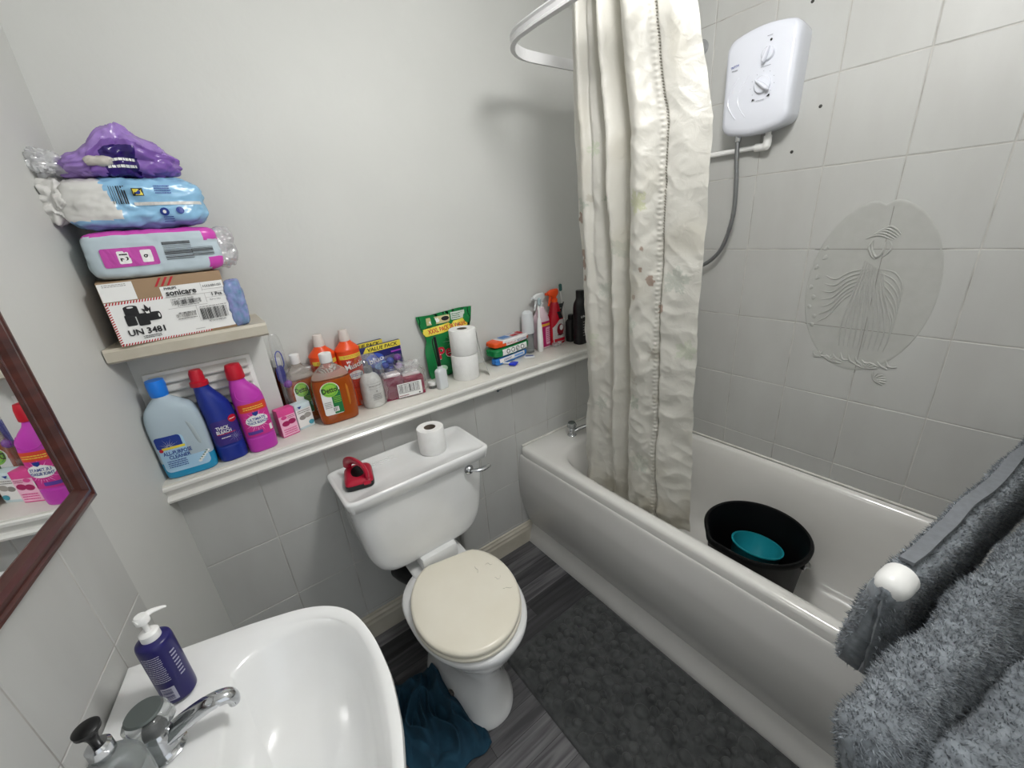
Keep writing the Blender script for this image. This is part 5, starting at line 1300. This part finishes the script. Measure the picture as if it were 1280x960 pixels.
def towel(name, label, p0, s0, s1, hw, zb, th=.014, seed=1, band=False, round_=.05, bulge=0, tuft=26000, lean=0, ang=-8, na=.010):
    global DIRB, PRP
    DIRB = Vector((math.cos(R(ang)), math.sin(R(ang)), 0)); PRP = Vector((-DIRB.y, DIRB.x, 0))
    """towel draped over a bar: inverted U profile swept along the bar with soft rounded ends"""
    t = thing(name, label, 'towel', (0, 0, 0))
    prof = []
    nA = 14
    H = p0.z - zb
    for k in range(15): prof.append((-hw * (1 + .15 * math.sin(PI * k / 14)) , -H + H * k / 15))
    for k in range(nA + 1): a = PI - PI * k / nA; prof.append((hw * math.cos(a), hw * math.sin(a) * .8))
    for k in range(15): prof.append((hw * (1 + .15 * math.sin(PI * (14 - k) / 14)), -H * (k + 1) / 15))
    inner = [(x * (1 - th * 2 / (2 * hw)), z - (th if abs(x) < hw * .95 else 0)) for x, z in prof][::-1]
    loop = prof + inner
    rings = []; NS = 70
    for i in range(NS + 1):
        s = s0 + (s1 - s0) * i / NS; q_ = min(1, (s - s0) / round_); k_ = math.sqrt(max(0, 1 - (1 - q_) ** 2))
        rr_ = []
        for x, z in loop:
            xx = x * (.25 + .75 * k_) + bulge * math.exp(-((s - s0) / .1) ** 2) * (max(0, x) / hw) * max(0, -z / H)
            zz = z if z > 0 else z * (.86 + .14 * k_)
            p = bar_pt(p0, s) + PRP * (xx + lean * max(0, -z)) + Vector((0, 0, zz - (1 - k_) * .02 + .004))
            nn = Vector((noise.noise(p * 9 + Vector((seed, 0, 0))), noise.noise(p * 9 + Vector((0, seed, 3))), noise.noise(p * 7 + Vector((3, 0, seed))))) * na
            fine = Vector((noise.noise(p * 90), noise.noise(p * 90 + Vector((4, 0, 0))), noise.noise(p * 90 + Vector((0, 4, 0))))) * .004
            rr_.append(p + nn + fine)
        rings.append(rr_)
    bm = B(); skin_rings(bm, rings, cap0=True, cap1=True)
    bmesh.ops.recalc_face_normals(bm, faces=bm.faces[:])
    rd = random.Random(seed); fs = [f for f in bm.faces if len(f.verts) == 4]; bm.normal_update()
    # outward direction from the profile axis
    tv = []
    ar = [f.calc_area() for f in fs]; tot = sum(ar)
    data = []
    for f, a_ in zip(fs, ar):
        n_ = a_ / tot * tuft; k = int(n_) + (1 if rd.random() < n_ - int(n_) else 0)
        if k: data.append(([v.co.copy() for v in f.verts], f.normal.copy(), k))
    obj('towel_cloth', bm, FUR, t, ang=180)
    o = t.children[0]
    # pile: short tufts
    V, F = [], []
    for vs4, nrm, k in data:
        c_ = sum(vs4, Vector()) / 4
        for _ in range(k):
            a, b = rd.random(), rd.random()
            p = (vs4[0] * (1 - a) + vs4[1] * a) * (1 - b) + (vs4[3] * (1 - a) + vs4[2] * a) * b
            dr = Vector((rd.uniform(-1, 1), rd.uniform(-1, 1), rd.uniform(-1, 1)))
            sd = nrm.cross(dr).normalized() * .0011
            for sg in (1, -1):
                pass
            tip = p + (nrm * .8 + dr * .75) * rd.uniform(.0035, .0065)
            if band and p.z > p0.z - .02 and abs((p - p0).dot(DIRB) + .01) < .03: continue
            i0 = len(V); V += [p - sd, p + sd, tip]; F.append((i0, i0 + 1, i0 + 2))
    me = bpy.data.meshes.new('pile'); me.from_pydata([tuple(v) for v in V], [], F); me.materials.append(FUR)
    po = bpy.data.objects.new('pile', me); C.objects.link(po); po.parent = t; po['kind'] = 'stuff'
    if band:
        bm = B(); n_ = 60
        A_, Bb = [], []
        for i in range(n_ + 1):
            s = s0 + .065 + (s1 - s0 - .065) * i / n_
            for lst, off in ((A_, -.008), (Bb, .012)):
                p = bar_pt(p0, s) + PRP * off + Vector((0, 0, hw * .8 + .014 + .002))
                nn = Vector((noise.noise(p * 9 + Vector((seed, 0, 0))), noise.noise(p * 9 + Vector((0, seed, 3))), noise.noise(p * 7 + Vector((3, 0, seed))))) * na
                lst.append(p + nn)
        ra = [[a, b, b - Vector((0, 0, .006)), a - Vector((0, 0, .006))] for a, b in zip(A_, Bb)]
        skin_rings(bm, ra); obj('woven_band', bm, FURB, t, ang=60)
    return t
towel('towel', 'grey fluffy towel with woven band, hung beneath the white clip', bars_[0], -.04, .93, .022, .765, th=.0212, seed=3, band=True, bulge=.022, tuft=70000, round_=.03, na=.005)
towel('towel', 'grey fluffy towel folded in a thick roll, middle of the three hanging', bars_[1], -.015, 1.15, .029, .80, th=.028, seed=7, round_=.06, tuft=110000, ang=-9.5, lean=-.25)
towel('towel', 'grey fluffy towel at the bottom right corner, nearest the viewer', bars_[2], -.01, 1.1, .034, .60, th=.032, seed=12, round_=.06, tuft=110000, ang=-14)
# white clip
t = thing('towel_clip', 'white plastic clip gripping the edge of the upper grey towel', 'clip', bars_[0], -8)
bm = B(); n_ = 22
cring = lambda k: [(.026 * k * math.cos(a), .026 * k * math.sin(a)) for a in [R(-70) + R(320) * q / n_ for q in range(n_ + 1)]]
skin_rings(bm, [[Vector((s_, y * .92, z * .95 + .006)) for y, z in cring(k) + [(y * .92, z * .92) for y, z in cring(k)][::-1]] for s_, k in ((-.036, .18), (-.034, .5), (-.030, .76), (-.022, .93), (-.012, 1), (.014, 1.0), (.015, .99))])
obj('clip_shell', bm, WHITE, t, ang=50)

# ------------------------------------------------------------------ groups of look-alike things
GRP = {'toilet_roll': 'white toilet rolls', 'towel': 'grey towels on the rack', 'antiseptic_bottle': 'antiseptic bottles on the shelf', 'drain_cleaner_bottle': 'orange bottles at the wall',
       'rim_block_pack': 'blue value packs', 'air_freshener_box': 'small freshener cartons', 'bleach_bottle': 'bleach bottles on the shelf', 'wet_wipes_pack': 'stacked wipes packets', 'spray_bottle': 'trigger spray bottles', 'screw_hole': 'screw holes in the tiles'}
for o in bpy.data.objects:
    if o.parent is None and 'label' in o and o.name.split('.')[0] in GRP: o['group'] = GRP[o.name.split('.')[0]]
